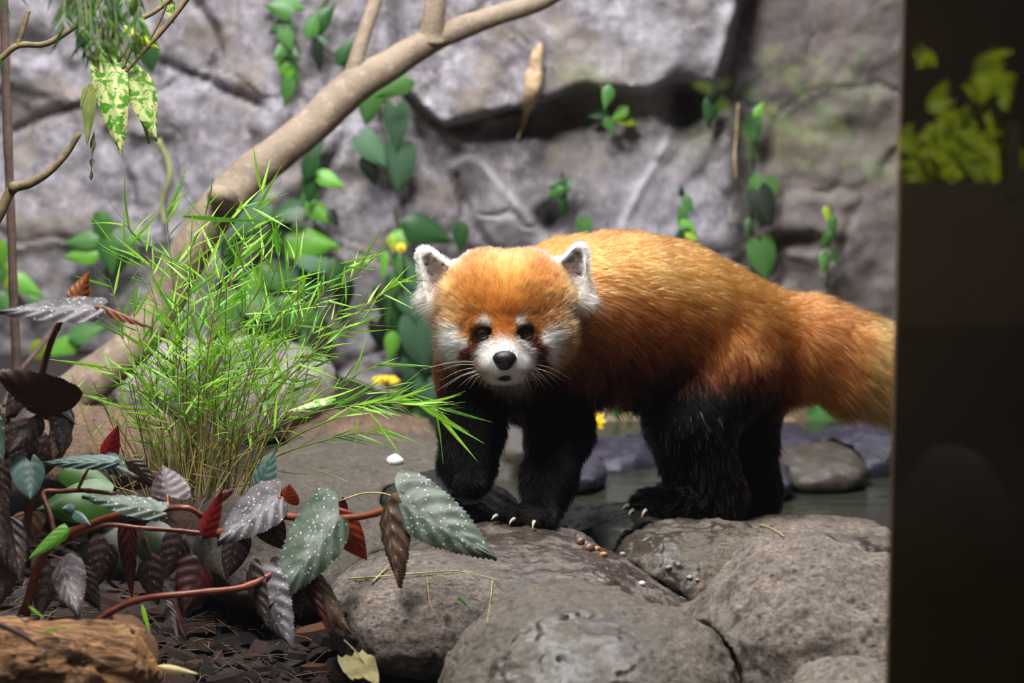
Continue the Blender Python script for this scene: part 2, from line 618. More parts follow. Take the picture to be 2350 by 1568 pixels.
# upper slab that overhangs, its lower edge as the photo shows
slab = [(860, 90), (915, 205), (1020, 292), (1140, 262), (1240, 240), (1330, 200), (1480, 210), (1545, 190), (1640, 215), (1700, 110), (1660, -60)]
edge_y = np.interp(wx, [s[0] for s in slab[:9]], [s[1] for s in slab[:9]], left=-400)
insl = sstep(edge_y + 14 * wz - wy, -12, 22) * sstep(1690 - wx - (wy - 60) * 0.3, -15, 30) * sstep(wx, 880, 940)
dep += 0.085 * insl
dep -= 0.05 * sstep(wx, 1660, 1740)
dep -= 0.14 * gauss(wx, wy, 1582, 250, 46, 62)
dep -= 0.07 * gauss(wx, wy, 1300, 262, 90, 36)
dep -= 0.07 * gauss(wx, wy, 1266, 512, 30, 38)
dep -= 0.05 * gauss(wx, wy, 1835, 565, 60, 16)
dep -= 0.05 * gauss(wx, wy, 1200, 300, 90, 18)
dep -= 0.025 * gauss(wx, wy, 1085, 440, 28, 60) + 0.03 * gauss(wx, wy, 70, 110, 60, 40)
cracks = [[(370, 145), (430, 175), (470, 190), (520, 215), (590, 240)], [(470, 185), (500, 130), (492, 70), (450, 10)], [(20, 310), (90, 275), (180, 245)],
          [(915, 205), (985, 275), (1022, 297), (1080, 287), (1150, 262), (1240, 238)], [(1120, 560), (1070, 480), (1050, 400)], [(240, 300), (290, 420), (300, 480)], [(1780, 640), (1800, 560), (1870, 545)], [(620, 40), (640, 110), (660, 140)]]
for c in cracks:
    dep -= 0.022 * np.exp(-(seg_dist(wx + 8 * wz, wy + 8 * wz2, c) / 8) ** 2)
mortar = [[(915, 215), (985, 285), (1030, 312), (1085, 335)], [(1040, 375), (1075, 356), (1112, 372), (1160, 425), (1220, 492), (1250, 545)], [(1500, 375), (1465, 430), (1415, 525)], [(1540, 300), (1510, 350)]]
mm = np.zeros_like(XX)
for c in mortar:
    mm = np.maximum(mm, np.exp(-(seg_dist(wx + 10 * wz, wy + 10 * wz2, c) / 9) ** 2))
dep += 0.008 * mm
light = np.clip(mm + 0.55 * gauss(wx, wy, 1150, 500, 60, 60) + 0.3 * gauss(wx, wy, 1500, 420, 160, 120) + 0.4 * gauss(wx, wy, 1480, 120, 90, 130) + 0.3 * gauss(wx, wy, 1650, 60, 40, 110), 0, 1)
moss = np.clip(0.9 * gauss(wx, wy, 1390, 235, 80, 60) + 0.7 * gauss(wx, wy, 1330, 160, 60, 40) + 0.35 * gauss(wx, wy, 1850, 330, 190, 80) + 0.5 * gauss(wx, wy, 1600, 320, 50, 50), 0, 1)
tan = sstep(wy + 30 * wz, 850, 950)
brown = np.clip(0.95 * sstep(wx, 1640, 1780) + 0.5 * gauss(wx, wy, 1080, 440, 40, 60) + 0.35 * sstep(500 - wx, 0, 500) * sstep(wy, 450, 800) + 0.3 * gauss(wx, wy, 1240, 400, 60, 60), 0, 1)  # brown tint that also paints in shade: dimmer right side, one dark patch
wverts = base.copy()
wverts[..., 1] -= dep
WALL_GRID = (xs, zs, wverts[..., 1])


def wall_y(x, z):
    """Depth of the wall surface at (x, z)."""
    i = int(np.clip(np.searchsorted(xs, x), 1, len(xs) - 1))
    j = int(np.clip(np.searchsorted(zs, z), 1, len(zs) - 1))
    return float(wverts[i - 1:i + 1, j - 1:j + 1, 1].min())


def W(px, py, off=0.012):
    """Point on the wall seen at a pixel, lifted OFF metres towards the camera."""
    y = WALL_Y
    for _ in range(4):
        p = PY(px, py, y)
        y = wall_y(p[0], p[2])
    return PY(px, py, y - off)


t = NT('wall_rock')
v = t.coord()
at = t.n('SeparateColor', n0=t.n('Attribute', attribute_name='mask').outputs['Color'])
brn = t.n('Attribute', attribute_name='brown').outputs['Fac']
c = t.mix(t.step(t.noise(v, 7, 6, 0.65), 0.3, 0.7), S(114, 111, 119), S(156, 153, 160))
c = t.mix(t.step(t.noise(v, 26, 6, 0.7), 0.42, 0.62), c, t.mix(0.75, c, S(84, 78, 82)))
c = t.mix(t.step(t.noise(v, 60, 5, 0.7), 0.45, 0.65), c, t.mix(0.5, c, S(190, 182, 184)))
c = t.mix(t.step(t.noise(v, 12, 4), 0.52, 0.7), c, S(140, 128, 118))
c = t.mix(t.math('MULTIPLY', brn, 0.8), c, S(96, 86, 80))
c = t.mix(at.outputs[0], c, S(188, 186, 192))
c = t.mix(t.math('MULTIPLY', at.outputs[1], 0.7), c, S(104, 108, 50))
c = t.mix(t.math('MULTIPLY', at.outputs[2], 0.85), c, S(158, 136, 106))
t.base(Base_Color=c, Roughness=0.8, Normal=t.bump(t.noise(v, 45, 8, 0.65), 0.45, 0.005))
M['wall'] = t.m
nz = len(zs)
I, J = np.meshgrid(np.arange(len(xs) - 1), np.arange(nz - 1), indexing='ij')
q = np.stack([I * nz + J, (I + 1) * nz + J, (I + 1) * nz + J + 1, I * nz + J + 1], -1).reshape(-1, 4)
fc = cid.reshape(-1)[q[:, 0]]
fgap = gap.reshape(-1)[q].min(1)
allv = wverts.reshape(-1, 3)
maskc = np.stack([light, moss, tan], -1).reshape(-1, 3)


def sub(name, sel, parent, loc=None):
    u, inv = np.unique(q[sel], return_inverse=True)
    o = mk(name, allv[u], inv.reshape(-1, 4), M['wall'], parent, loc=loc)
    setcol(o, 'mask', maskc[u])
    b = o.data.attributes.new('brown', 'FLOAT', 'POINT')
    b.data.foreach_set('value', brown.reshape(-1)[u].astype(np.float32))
    return o


JG = 5
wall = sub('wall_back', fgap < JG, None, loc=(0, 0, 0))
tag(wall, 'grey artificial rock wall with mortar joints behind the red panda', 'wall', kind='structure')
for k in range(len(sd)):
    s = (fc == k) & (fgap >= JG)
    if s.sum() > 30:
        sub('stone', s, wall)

# ---- ground: soil bed left, hollow of the stream right
gx = np.arange(-2.0, 2.01, 0.02)
gy = np.arange(1.9, 4.95, 0.02)
GX, GY = np.meshgrid(gx, gy, indexing='ij')
gp = np.stack([GX, GY, GX * 0], -1)


def ground_z(x, y):
    x, y = np.asarray(x, float), np.asarray(y, float)
    p = np.stack([x, y, x * 0], -1)
    z = 0.012 * fbm(p * 7, 4, 21) + 0.004 * fbm(p * 40, 3, 22)
    z = z + 0.07 * sstep(y, 3.5, 4.6) * sstep(-x, 0.1, 0.5)
    st = sstep(x + 0.12 * np.sin(y * 3), -0.12, 0.05) * sstep(y, 3.45, 3.7)
    return z - 0.11 * st


gv = np.stack([GX, GY, ground_z(GX, GY)], -1).reshape(-1, 3)
ny = len(gy)
I, J = np.meshgrid(np.arange(len(gx) - 1), np.arange(ny - 1), indexing='ij')
gq = np.stack([I * ny + J, (I + 1) * ny + J, (I + 1) * ny + J + 1, I * ny + J + 1], -1).reshape(-1, 4)
M['soil'] = simple('soil', S(44, 32, 27), S(18, 13, 12), 60, 0.85, 1.0, 140, 0.006)
ground = mk('floor', gv, gq, M['soil'], loc=(0, 0, 0))
tag(ground, 'dark damp soil under the plants and rocks', 'ground', kind='structure')

# ---- water of the shallow stream
t = NT('stream_water')
v = t.coord()
t.base(Base_Color=S(58, 60, 48), Roughness=0.07, Specular_IOR_Level=0.6, Transmission_Weight=0.35, IOR=1.33,
       Normal=t.bump(t.noise(t.n('Mapping', n0=v, i_Scale=(7, 30, 1)).outputs[0], 1.0, 3, 0.5), 0.35, 0.012))
M['water'] = t.m
wxg, wyg = np.arange(-0.35, 2.0, 0.05), np.arange(3.4, 4.66, 0.05)
A, B = np.meshgrid(wxg, wyg, indexing='ij')
wv = np.stack([A, B, -0.035 + 0.0015 * fbm(np.stack([A * 6, B * 14, A * 0], -1), 2, 3)], -1).reshape(-1, 3)
n_ = len(wyg)
I, J = np.meshgrid(np.arange(len(wxg) - 1), np.arange(n_ - 1), indexing='ij')
wq = np.stack([I * n_ + J, (I + 1) * n_ + J, (I + 1) * n_ + J + 1, I * n_ + J + 1], -1).reshape(-1, 4)
water = mk('stream_water', wv, wq, M['water'], loc=(0, 0, 0))
tag(water, 'shallow greenish stream water between the panda and the wall', 'water', kind='stuff')

# ---- window of the enclosure: glass pane and dark upright at the right
t = NT('window_glass')
gl = t.n('BsdfGlossy', i_Roughness=0.0)
tp = t.n('BsdfTransparent')
fr = t.n('Fresnel', i_IOR=1.45)
mx = t.n('MixShader')
t.set(mx.inputs[0], fr.outputs[0])
t.set(mx.inputs[1], tp.outputs[0])
t.set(mx.inputs[2], gl.outputs[0])
t.set(t.out.inputs[0], mx.outputs[0])
M['glass'] = t.m


def box(lo, hi):
    lo, hi = np.array(lo, float), np.array(hi, float)
    v = np.array([[(lo, hi)[a][0], (lo, hi)[b][1], (lo, hi)[c][2]] for a in (0, 1) for b in (0, 1) for c in (0, 1)])
    return v, [(0, 1, 3, 2), (4, 6, 7, 5), (0, 4, 5, 1), (2, 3, 7, 6), (0, 2, 6, 4), (1, 5, 7, 3)]


PANE_Y = 2.1
v_, f_ = box((-2.0, PANE_Y, -0.1), (2.0, PANE_Y + 0.008, 2.2))
pane = mk('window_1', v_, f_, M['glass'], smooth=False)
tag(pane, 'clear glass viewing pane in front of the whole enclosure', 'window', kind='structure')
xe = PY(2062, 560, 2.2)[0]
v_, f_ = box((xe, 2.2, -0.1), (xe + 0.34, 2.215, 2.2))
pil = mk('trim_1', v_, f_, M['pillar'], smooth=False)
tag(pil, 'dark brown upright window frame along the right edge', 'pillar', kind='structure')


# ================================================================ ROCKS
ROCKS = []
RB = []


def rock(name, label, ells, mat, h=0.005, amp=0.008, fr=14, wet=None, group=None, seed=0, k=0.03, cat='rock', n=2.4, extra=None, rel=1.0):
    """ells: (px, py, d, half-width px, half-height px, half-depth m[, turn degrees])."""
    E = []
    for e in ells:
        c = P(*e[:3])
        s = e[2] / FPX
        a = math.radians(e[6]) if len(e) > 6 else 0.0
        R = np.array([[math.cos(a), 0, math.sin(a)], [0, 1, 0], [-math.sin(a), 0, math.cos(a)]])
        E.append((c, np.array([e[3] * s, e[5], e[4] * s]), R))

    def f(p):
        d = None
        for c, r, R in E:
            x = sd_ell(p, c, r, R, n)
            d = x if d is None else smin(d, x, k)
        d = d + amp * fbm(p * fr, 4, seed + 40) + 0.35 * amp * fbm(p * fr * 4, 3, seed + 41)
        for q_ in near:
            d = np.maximum(d, 0.002 - q_(p, True))
        return d

    def g(p, plain):
        d = None
        for c, r, R in E:
            x = sd_ell(p, c, r, R, n)
            d = x if d is None else smin(d, x, k)
        return d + amp * fbm(p * fr, 4, seed + 40)
    lo = np.min([c - np.max(r) * 1.02 if len(E) < 0 else c - (np.abs(R) @ r) for c, r, R in E], 0) - amp * 2 - 0.012
    hi = np.max([c + (np.abs(R) @ r) for c, r, R in E], 0) + amp * 2 + 0.012
    near = [q_ for q_, l_, h_ in ROCKS if (lo < h_).all() and (l_ < hi).all()]
    ROCKS.append((g, lo, hi))
    v, qd = surface_net(f, lo, hi, h)
    nn = np.zeros_like(v)
    fnv = np.cross(v[qd[:, 2]] - v[qd[:, 0]], v[qd[:, 3]] - v[qd[:, 1]])
    for j in range(4):
        np.add.at(nn, qd[:, j], fnv)
    nn /= np.linalg.norm(nn, axis=1)[:, None] + 1e-12
    pit = sstep(vnoise(v * 95 + 3 * fbm(v * 30, 2, 3)[:, None], seed + 5), 0.42, 0.8) * sstep(fbm(v * 14, 2, seed + 8), -0.25, 0.25)
    v = v + nn * (rel * (0.0022 * fbm(v * 130, 3, seed + 3, 0.6) + 0.003 * fbm(v * 45, 3, seed + 4) - 0.0035 * pit))[:, None]
    if name == 'boulder':
        RB.append((v, qd))
    o = mk(name, v, qd, M[mat])
    pa = o.data.attributes.new('pit', 'FLOAT', 'POINT')
    pa.data.foreach_set('value', (pit * min(rel, 1)).astype(np.float32))
    at = o.data.attributes.new('wet', 'FLOAT', 'POINT')
    x, y, d = proj(v)
    wv_ = wet(x, y, d, v) if wet else np.zeros(len(v))
    at.data.foreach_set('value', np.clip(wv_, 0, 1).astype(np.float32))
    return tag(o, label, cat, group)


def flatwet(x, y, d, v):
    dry = gauss(x, y, 960, 1400, 230, 100) * sstep(1260 - x, 0, 200) * 1.2
    return 1 - np.clip(dry, 0, 1)


rock('boulder', 'broad low rock with wet dark top and pale pitted left end under the front paw',
     [(1120, 1390, 3.26, 320, 120, 0.19), (960, 1405, 3.16, 180, 105, 0.11), (1185, 1322, 3.33, 165, 88, 0.13), (1400, 1415, 3.26, 230, 80, 0.12, 14)], 'rock_pale', 0.0032, 0.006, 12, flatwet, seed=1, k=0.04)
rock('boulder', 'wet shiny boulder at the bottom centre, nearest to the glass',
     [(1330, 1660, 2.84, 330, 250, 0.17), (1290, 1500, 2.86, 130, 120, 0.09), (1480, 1560, 2.84, 170, 120, 0.1)], 'rock_tan', 0.0032, 0.010, 12,
     lambda x, y, d, v: np.clip(1.3 * gauss(x, y, 1340, 1480, 190, 120) + gauss(x, y, 1250, 1580, 170, 110), 0, 1), seed=2, k=0.05)
rock('boulder', 'large dry pinkish grey pitted boulder at lower right beside the dark frame',
     [(1915, 1535, 2.95, 300, 262, 0.17), (1815, 1330, 2.97, 95, 68, 0.08), (1650, 1525, 2.98, 150, 110, 0.12, -30)], 'rock_pale', 0.0032, 0.010, 13,
     lambda x, y, d, v: 0.75 * sstep(1700 - x + (1400 - y) * -0.5, -40, 90), seed=3, k=0.05)
rock('boulder', 'brown mossy rock with pale rough right face under the hind foot',
     [(1590, 1292, 3.44, 150, 76, 0.10), (1690, 1306, 3.42, 100, 64, 0.08), (1500, 1318, 3.46, 90, 58, 0.08)], 'rock_tan', 0.003, 0.008, 18,
     lambda x, y, d, v: np.clip(sstep(1660 - x - (y - 1230) * 0.55, -10, 20) + sstep(1222 - y, 0, 12), 0, 1), seed=4)
rock('boulder', 'flat grey stone at the water edge behind the large right boulder',
     [(1900, 1248, 3.66, 165, 48, 0.09), (1790, 1250, 3.6, 90, 34, 0.07)], 'rock_pale', 0.004, 0.005, 16, lambda x, y, d, v: sstep(y, 1215, 1235), seed=5)
rock('boulder', 'dark wet rock with a green stain between the front paw and the hind foot',
     [(1380, 1248, 3.58, 130, 82, 0.09), (1470, 1262, 3.56, 80, 66, 0.08)], 'rock_dark', 0.005, 0.006, 16, lambda x, y, d, v: np.ones_like(x), seed=6)
rock('boulder', 'blackish wet rock under the raised front paw',
     [(1075, 1180, 3.50, 130, 70, 0.10, 22), (980, 1190, 3.55, 110, 85, 0.10)], 'rock_dark', 0.005, 0.006, 16, lambda x, y, d, v: np.ones_like(x), seed=7)
rock('boulder', 'wide flat greyish brown rock behind the spotted begonia leaves',
     [(800, 1185, 3.75, 300, 105, 0.42), (640, 1230, 3.5, 170, 110, 0.2), (880, 1160, 3.7, 220, 90, 0.3)], 'rock_flat', 0.006, 0.006, 9, lambda x, y, d, v: 0.55 + 0 * x, seed=8)
rock('boulder', 'low grey stone at the bottom edge beside the dark frame',
     [(1960, 1610, 2.74, 140, 85, 0.1)], 'rock_pale', 0.005, 0.006, 14, None, seed=9)
rock('boulder', 'large pale grey rock behind the bamboo grass', [(500, 905, 4.32, 240, 125, 0.14), (640, 890, 4.34, 120, 90, 0.12)], 'rock_back', 0.007, 0.010, 9, None, seed=10)
rock('boulder', 'tan earthy rock behind the left side of the bamboo grass', [(240, 1030, 3.8, 190, 80, 0.12), (60, 1010, 3.85, 130, 80, 0.10)], 'rock_earth', 0.007, 0.010, 12, None, seed=11)
rock('boulder', 'low tan rock between the grass and the raised front leg', [(830, 1010, 4.25, 170, 60, 0.12)], 'rock_earth', 0.007, 0.008, 12, None, seed=12)
bank = [(1390, 1040, 4.45, 120, 52), (1300, 1062, 4.3, 90, 40), (1500, 1030, 4.5, 130, 50), (1640, 1040, 4.42, 120, 60), (1790, 1022, 4.5, 130, 60),
        (1880, 1058, 4.3, 110, 44), (1990, 1030, 4.42, 130, 70), (2120, 1040, 4.4, 120, 62), (1170, 1010, 4.45, 80, 90), (1080, 1060, 4.4, 120, 60), (1730, 1075, 4.25, 90, 40)]
blab = ['purplish wet bank stone with blue glints left of the hind legs', 'low wet bank stone in the gap right of the front legs', 'purplish bank stone just behind the near hind leg',
        'bank stone hidden mostly behind both hind legs', 'purple grey bank stone right of the hind legs', 'brown bank stone at the water edge right of the hind legs',
        'bluish bank stone beside the dark frame', 'bank stone at the far right behind the dark frame', 'upright brown stone seen between the front legs', 'low tan stone behind the raised front leg', 'small wet bank stone low behind the far hind leg']
for k, (x, y, d, rx, ry) in enumerate(bank):
    rock('bank_stone', blab[k], [(x, y + 20, d, rx, ry, 0.1)], 'rock_bank' if k not in (5, 8, 9) else 'rock_flat', 0.008, 0.008, 14, lambda x, y, d, v: np.ones_like(x) * 0.9, 'stones along the far bank', seed=20 + k)

# small stones lying about
from mathutils.bvhtree import BVHTree
vv, qq, of_ = [], [], 0
for v_, q_ in RB:
    vv.append(v_)
    qq.append(q_ + of_)
    of_ += len(v_)
RTREE = BVHTree.FromPolygons(np.vstack(vv).tolist(), np.vstack(qq).tolist())


def hit(px, py, d=3.2):
    """Point and normal where the view line through a photo pixel meets the rocks."""
    r = P(px, py, 1.0) - CAM
    h_, n_, _, _ = RTREE.ray_cast(Vector(CAM), Vector(r).normalized())
    if h_ is None:
        return P(px, py, d), -FWD
    n_ = np.array(n_)
    return np.array(h_), n_ if n_ @ FWD < 0 else -n_



def pebble(px, py, d, r, mat, label, sq=(1, 0.8, 0.7), seed=0, name='pebble', cat='pebble', group='small stones on the rocks'):
    c, nn_ = hit(px, py, d)
    r = r * d / FPX
    c = c + nn_ * 0.35 * r
    u = np.linspace(0, math.pi, 7)
    a = np.linspace(0, 2 * math.pi, 9)[:-1]
    v = [(0, 0, 1)] + [(math.sin(x) * math.cos(y), math.sin(x) * math.sin(y), math.cos(x)) for x in u[1:-1] for y in a] + [(0, 0, -1)]
    v = np.array(v)
    v = v * (1 + 0.25 * vnoise(v * 1.7, seed))[:, None] * np.array(sq) * r
    f = [(0, 1 + j, 1 + (j + 1) % 8) for j in range(8)]
    for i in range(4):
        f += [(1 + i * 8 + j, 9 + i * 8 + j, 9 + i * 8 + (j + 1) % 8, 1 + i * 8 + (j + 1) % 8) for j in range(8)]
    f += [(41, 33 + (j + 1) % 8, 33 + j) for j in range(8)]
    o = mk(name, v + c, f, M[mat])
    return tag(o, label, cat, group)


for a in [(1330, 1247, 3.42, 13, 'pebble3', 'brown knobbly pebble at the left end of the pebble row'), (1352, 1262, 3.42, 16, 'pebble3', 'flat dark pebble in the row behind the wet rock top'),
          (1369, 1262, 3.40, 9, 'pebble1', 'bright orange upright pebble beside the dark rock'), (1384, 1275, 3.40, 9, 'pebble1', 'pale orange flat pebble right of the upright one'),
          (1430, 1273, 3.41, 8, 'pebble2', 'grey pebble at the right end of the pebble row'), (1535, 1304, 3.32, 8, 'pebble2', 'small grey pebble below the mossy rock'),
          (1584, 1328, 3.30, 9, 'pebble2', 'pale round pebble right on the edge of the wet rock'), (1601, 1332, 3.30, 5, 'pebble1', 'tiny tan pebble beside the pale round one'),
          (1472, 1341, 3.26, 8, 'white_petal', 'small white chip on the wet rock top'), (907, 1064, 3.72, 20, 'white_petal', 'bright white petal on the flat rock near the raised paw')]:
    pebble(*a[:5], a[5], seed=int(a[0]))

# ================================================================ RED PANDA
PX = 3.42 / FPX      # metres per photo pixel at the head


def HP(x, y, wd):
    """Head point: photo pixel and height towards the camera in head pixels."""
    return P(x, y, 3.42 - wd * PX)


def basis(xa, ya):
    xa = np.asarray(xa, float) / np.linalg.norm(xa)
    ya = np.asarray(ya, float)
    ya = ya - xa * (xa @ ya)
    ya /= np.linalg.norm(ya)
    return np.stack([xa, ya, np.cross(xa, ya)], 1)


PR = []          # (tag, function, blend)


def cone(tg, a, b, k=0.03):
    """a, b: (px, py, depth, radius px)."""
    A, B = P(*a[:3]), P(*b[:3])
    ra, rb = a[3] * a[2] / FPX, b[3] * b[2] / FPX
    PR.append((tg, lambda p: sd_cone(p, A, B, ra, rb), k))


def chain(tg, pts, k=0.03):
    for a, b in zip(pts[:-1], pts[1:]):
        cone(tg, a, b, k)


def ell(tg, c, r, R=None, k=0.02, n=2.0):
    PR.append((tg, lambda p: sd_ell(p, c, np.array(r) * PX, R, n), k))


HR = np.stack([RGT, FWD, UPV], 1)          # right, depth, up
chain('torso', [(1255, 760, 3.54, 128), (1320, 722, 3.57, 148), (1430, 716, 3.62, 156), (1540, 738, 3.67, 154), (1650, 775, 3.72, 134), (1755, 785, 3.75, 104)], 0.045)
chain('tail', [(1770, 785, 3.75, 92), (1850, 790, 3.76, 86), (1950, 822, 3.77, 78), (2060, 850, 3.78, 74), (2200, 885, 3.79, 66), (2330, 915, 3.8, 46)], 0.03)
cone('torso', (1185, 745, 3.47, 118), (1290, 745, 3.55, 130), 0.04)
cone('chest', (1165, 815, 3.49, 122), (1240, 835, 3.53, 122), 0.04)
chain('leg', [(1085, 850, 3.46, 74), (1084, 980, 3.44, 56), (1072, 1060, 3.42, 47), (1082, 1096, 3.40, 36)], 0.02)
chain('leg', [(1270, 880, 3.48, 82), (1284, 985, 3.48, 60), (1258, 1100, 3.43, 42), (1243, 1172, 3.40, 34)], 0.02)
chain('leg', [(1640, 850, 3.66, 128), (1585, 960, 3.62, 84), (1600, 1050, 3.64, 66), (1640, 1120, 3.66, 58)], 0.03)
chain('leg', [(1645, 1140, 3.66, 50), (1560, 1154, 3.63, 40), (1490, 1160, 3.60, 33)], 0.02)
chain('leg', [(1690, 890, 3.78, 110), (1690, 1040, 3.82, 74), (1712, 1130, 3.83, 62), (1690, 1178, 3.80, 44)], 0.03)
for x, y, d, x2, y2 in ((1160, 1180, 3.375, 1142, 1184), (1192, 1190, 3.365, 1180, 1196), (1226, 1197, 3.36, 1222, 1206), (1258, 1196, 3.37, 1262, 1204)):
    cone('toe', (1242, 1172, 3.40, 22), (x, y, d, 17), 0.008)
    cone('toe', (x, y, d, 17), (x2, y2, d - 0.006, 12), 0.006)
for x, y, d in ((1062, 1112, 3.38), (1080, 1116, 3.375), (1098, 1114, 3.38)):
    cone('toe', (1080, 1092, 3.40, 24), (x, y, d, 15), 0.008)
for x, y, d, x2, y2 in ((1464, 1160, 3.585, 1446, 1168), (1472, 1172, 3.575, 1456, 1182), (1490, 1174, 3.57, 1478, 1184)):
    cone('toe', (1515, 1164, 3.60, 24), (x, y, d, 16), 0.008)
    cone('toe', (x, y, d, 16), (x2, y2, d - 0.006, 11), 0.006)
# head
ell('head', HP(1160, 722, 0), (146, 128, 128), HR, 0.03, 2.7)
ell('head', HP(1163, 690, 40), (112, 84, 92), HR, 0.03)
ell('head', HP(1104, 634, -15), (40, 56, 44), HR, 0.03)
ell('head', HP(1224, 634, -15), (40, 56, 44), HR, 0.03)
ell('head', HP(1078, 772, 38), (48, 70, 60), HR, 0.025)
ell('head', HP(1244, 772, 38), (46, 70, 60), HR, 0.025)
ell('head', HP(1160, 800, 60), (92, 70, 62), HR, 0.025)
PR.append(('muzzle', lambda p, A=HP(1162, 770, 96), B=HP(1158, 822, 134): sd_cone(p, A, B, 40 * PX, 37 * PX), 0.016))
ell('muzzle', HP(1128, 838, 112), (34, 36, 27), HR, 0.012)
ell('muzzle', HP(1188, 838, 112), (34, 36, 27), HR, 0.012)
ell('muzzle', HP(1158, 864, 96), (40, 44, 19), HR, 0.012)
for ex in (1107, 1208):          # brow ridge above each eye
    ell('head', HP(ex, 741, 106), (28, 16, 12), HR, 0.014)
EARS = []
for nm, root, tip in (('ear', HP(1018, 652, 8), HP(978, 590, -6)), ('ear', HP(1302, 646, 8), HP(1330, 582, -6))):
    yb = tip - root
    R = basis(np.cross(yb, -FWD + 0.15 * UPV), yb)
    EARS.append((root + yb * 0.4, R, root, yb / np.linalg.norm(yb)))

    def fe(p, root=root, R=R, La=np.linalg.norm(yb) / PX):
        l = (p - root) @ R / PX
        q = l * np.array([1, 1, 0])
        z0 = np.zeros(3)
        e1 = np.array([0, La, 0.0])
        d2 = sd_cone(q, z0, e1, 56.0, 23.0)
        zc = l[:, 2] + 10 * (l[:, 0] / 56) ** 2 - 6
        d = -smin(-d2, -(np.abs(zc) - 13), 8.0)
        hol = sd_cone(q, z0, e1 * 0.85, 46.0, 15.0)
        cut = -smin(-hol, zc + 2, 6.0)
        return -smin(-d, cut, 5.0) * PX
    PR.append(('ear', fe, 0.010))


def panda_sdf(p):
    d = None
    for tg, f, k in PR:
        x = f(p)
        d = x if d is None else smin(d, x, k)
    for ex in (1107, 1208):      # eye sockets
        s = sd_ell(p, HP(ex, 765, 126), np.array([21, 22, 17]) * PX, HR)
        d = -smin(-d, s, 0.006)
    m = sd_ell(p, HP(1158, 866, 122), np.array([27, 16, 5]) * PX, HR)   # mouth slit
    d = -smin(-d, m, 0.004)
    return d


ctr = [P(960, 560, 3.3), P(960, 560, 3.6), P(2360, 1230, 3.9), P(1800, 500, 3.95), P(1100, 1240, 3.3), P(2380, 900, 3.9)]
plo, phi = np.min(ctr, 0) - 0.03, np.max(ctr, 0) + 0.03
pv, pq = surface_net(panda_sdf, plo, phi, 0.0055)


def grad(p, e=0.002):
    g = np.stack([panda_sdf(p + np.eye(3)[k] * e) - panda_sdf(p - np.eye(3)[k] * e) for k in range(3)], 1)
    return g / (np.linalg.norm(g, axis=1)[:, None] + 1e-9)


TAGS = ['torso', 'tail', 'chest', 'leg', 'toe', 'head', 'muzzle', 'ear']


def weights(p):
    D = np.full((len(p), len(TAGS)), 1.0)
    for tg, f, k in PR:
        j = TAGS.index(tg)
        D[:, j] = np.minimum(D[:, j], f(p))
    wgt = np.exp(-(D - D.min(1)[:, None]) / 0.007)
    return wgt / wgt.sum(1)[:, None]


def lin(*c):
    return np.array(S(*c)[:3])


def blend(c, m, col):
    return c * (1 - m[:, None]) + col * m[:, None]


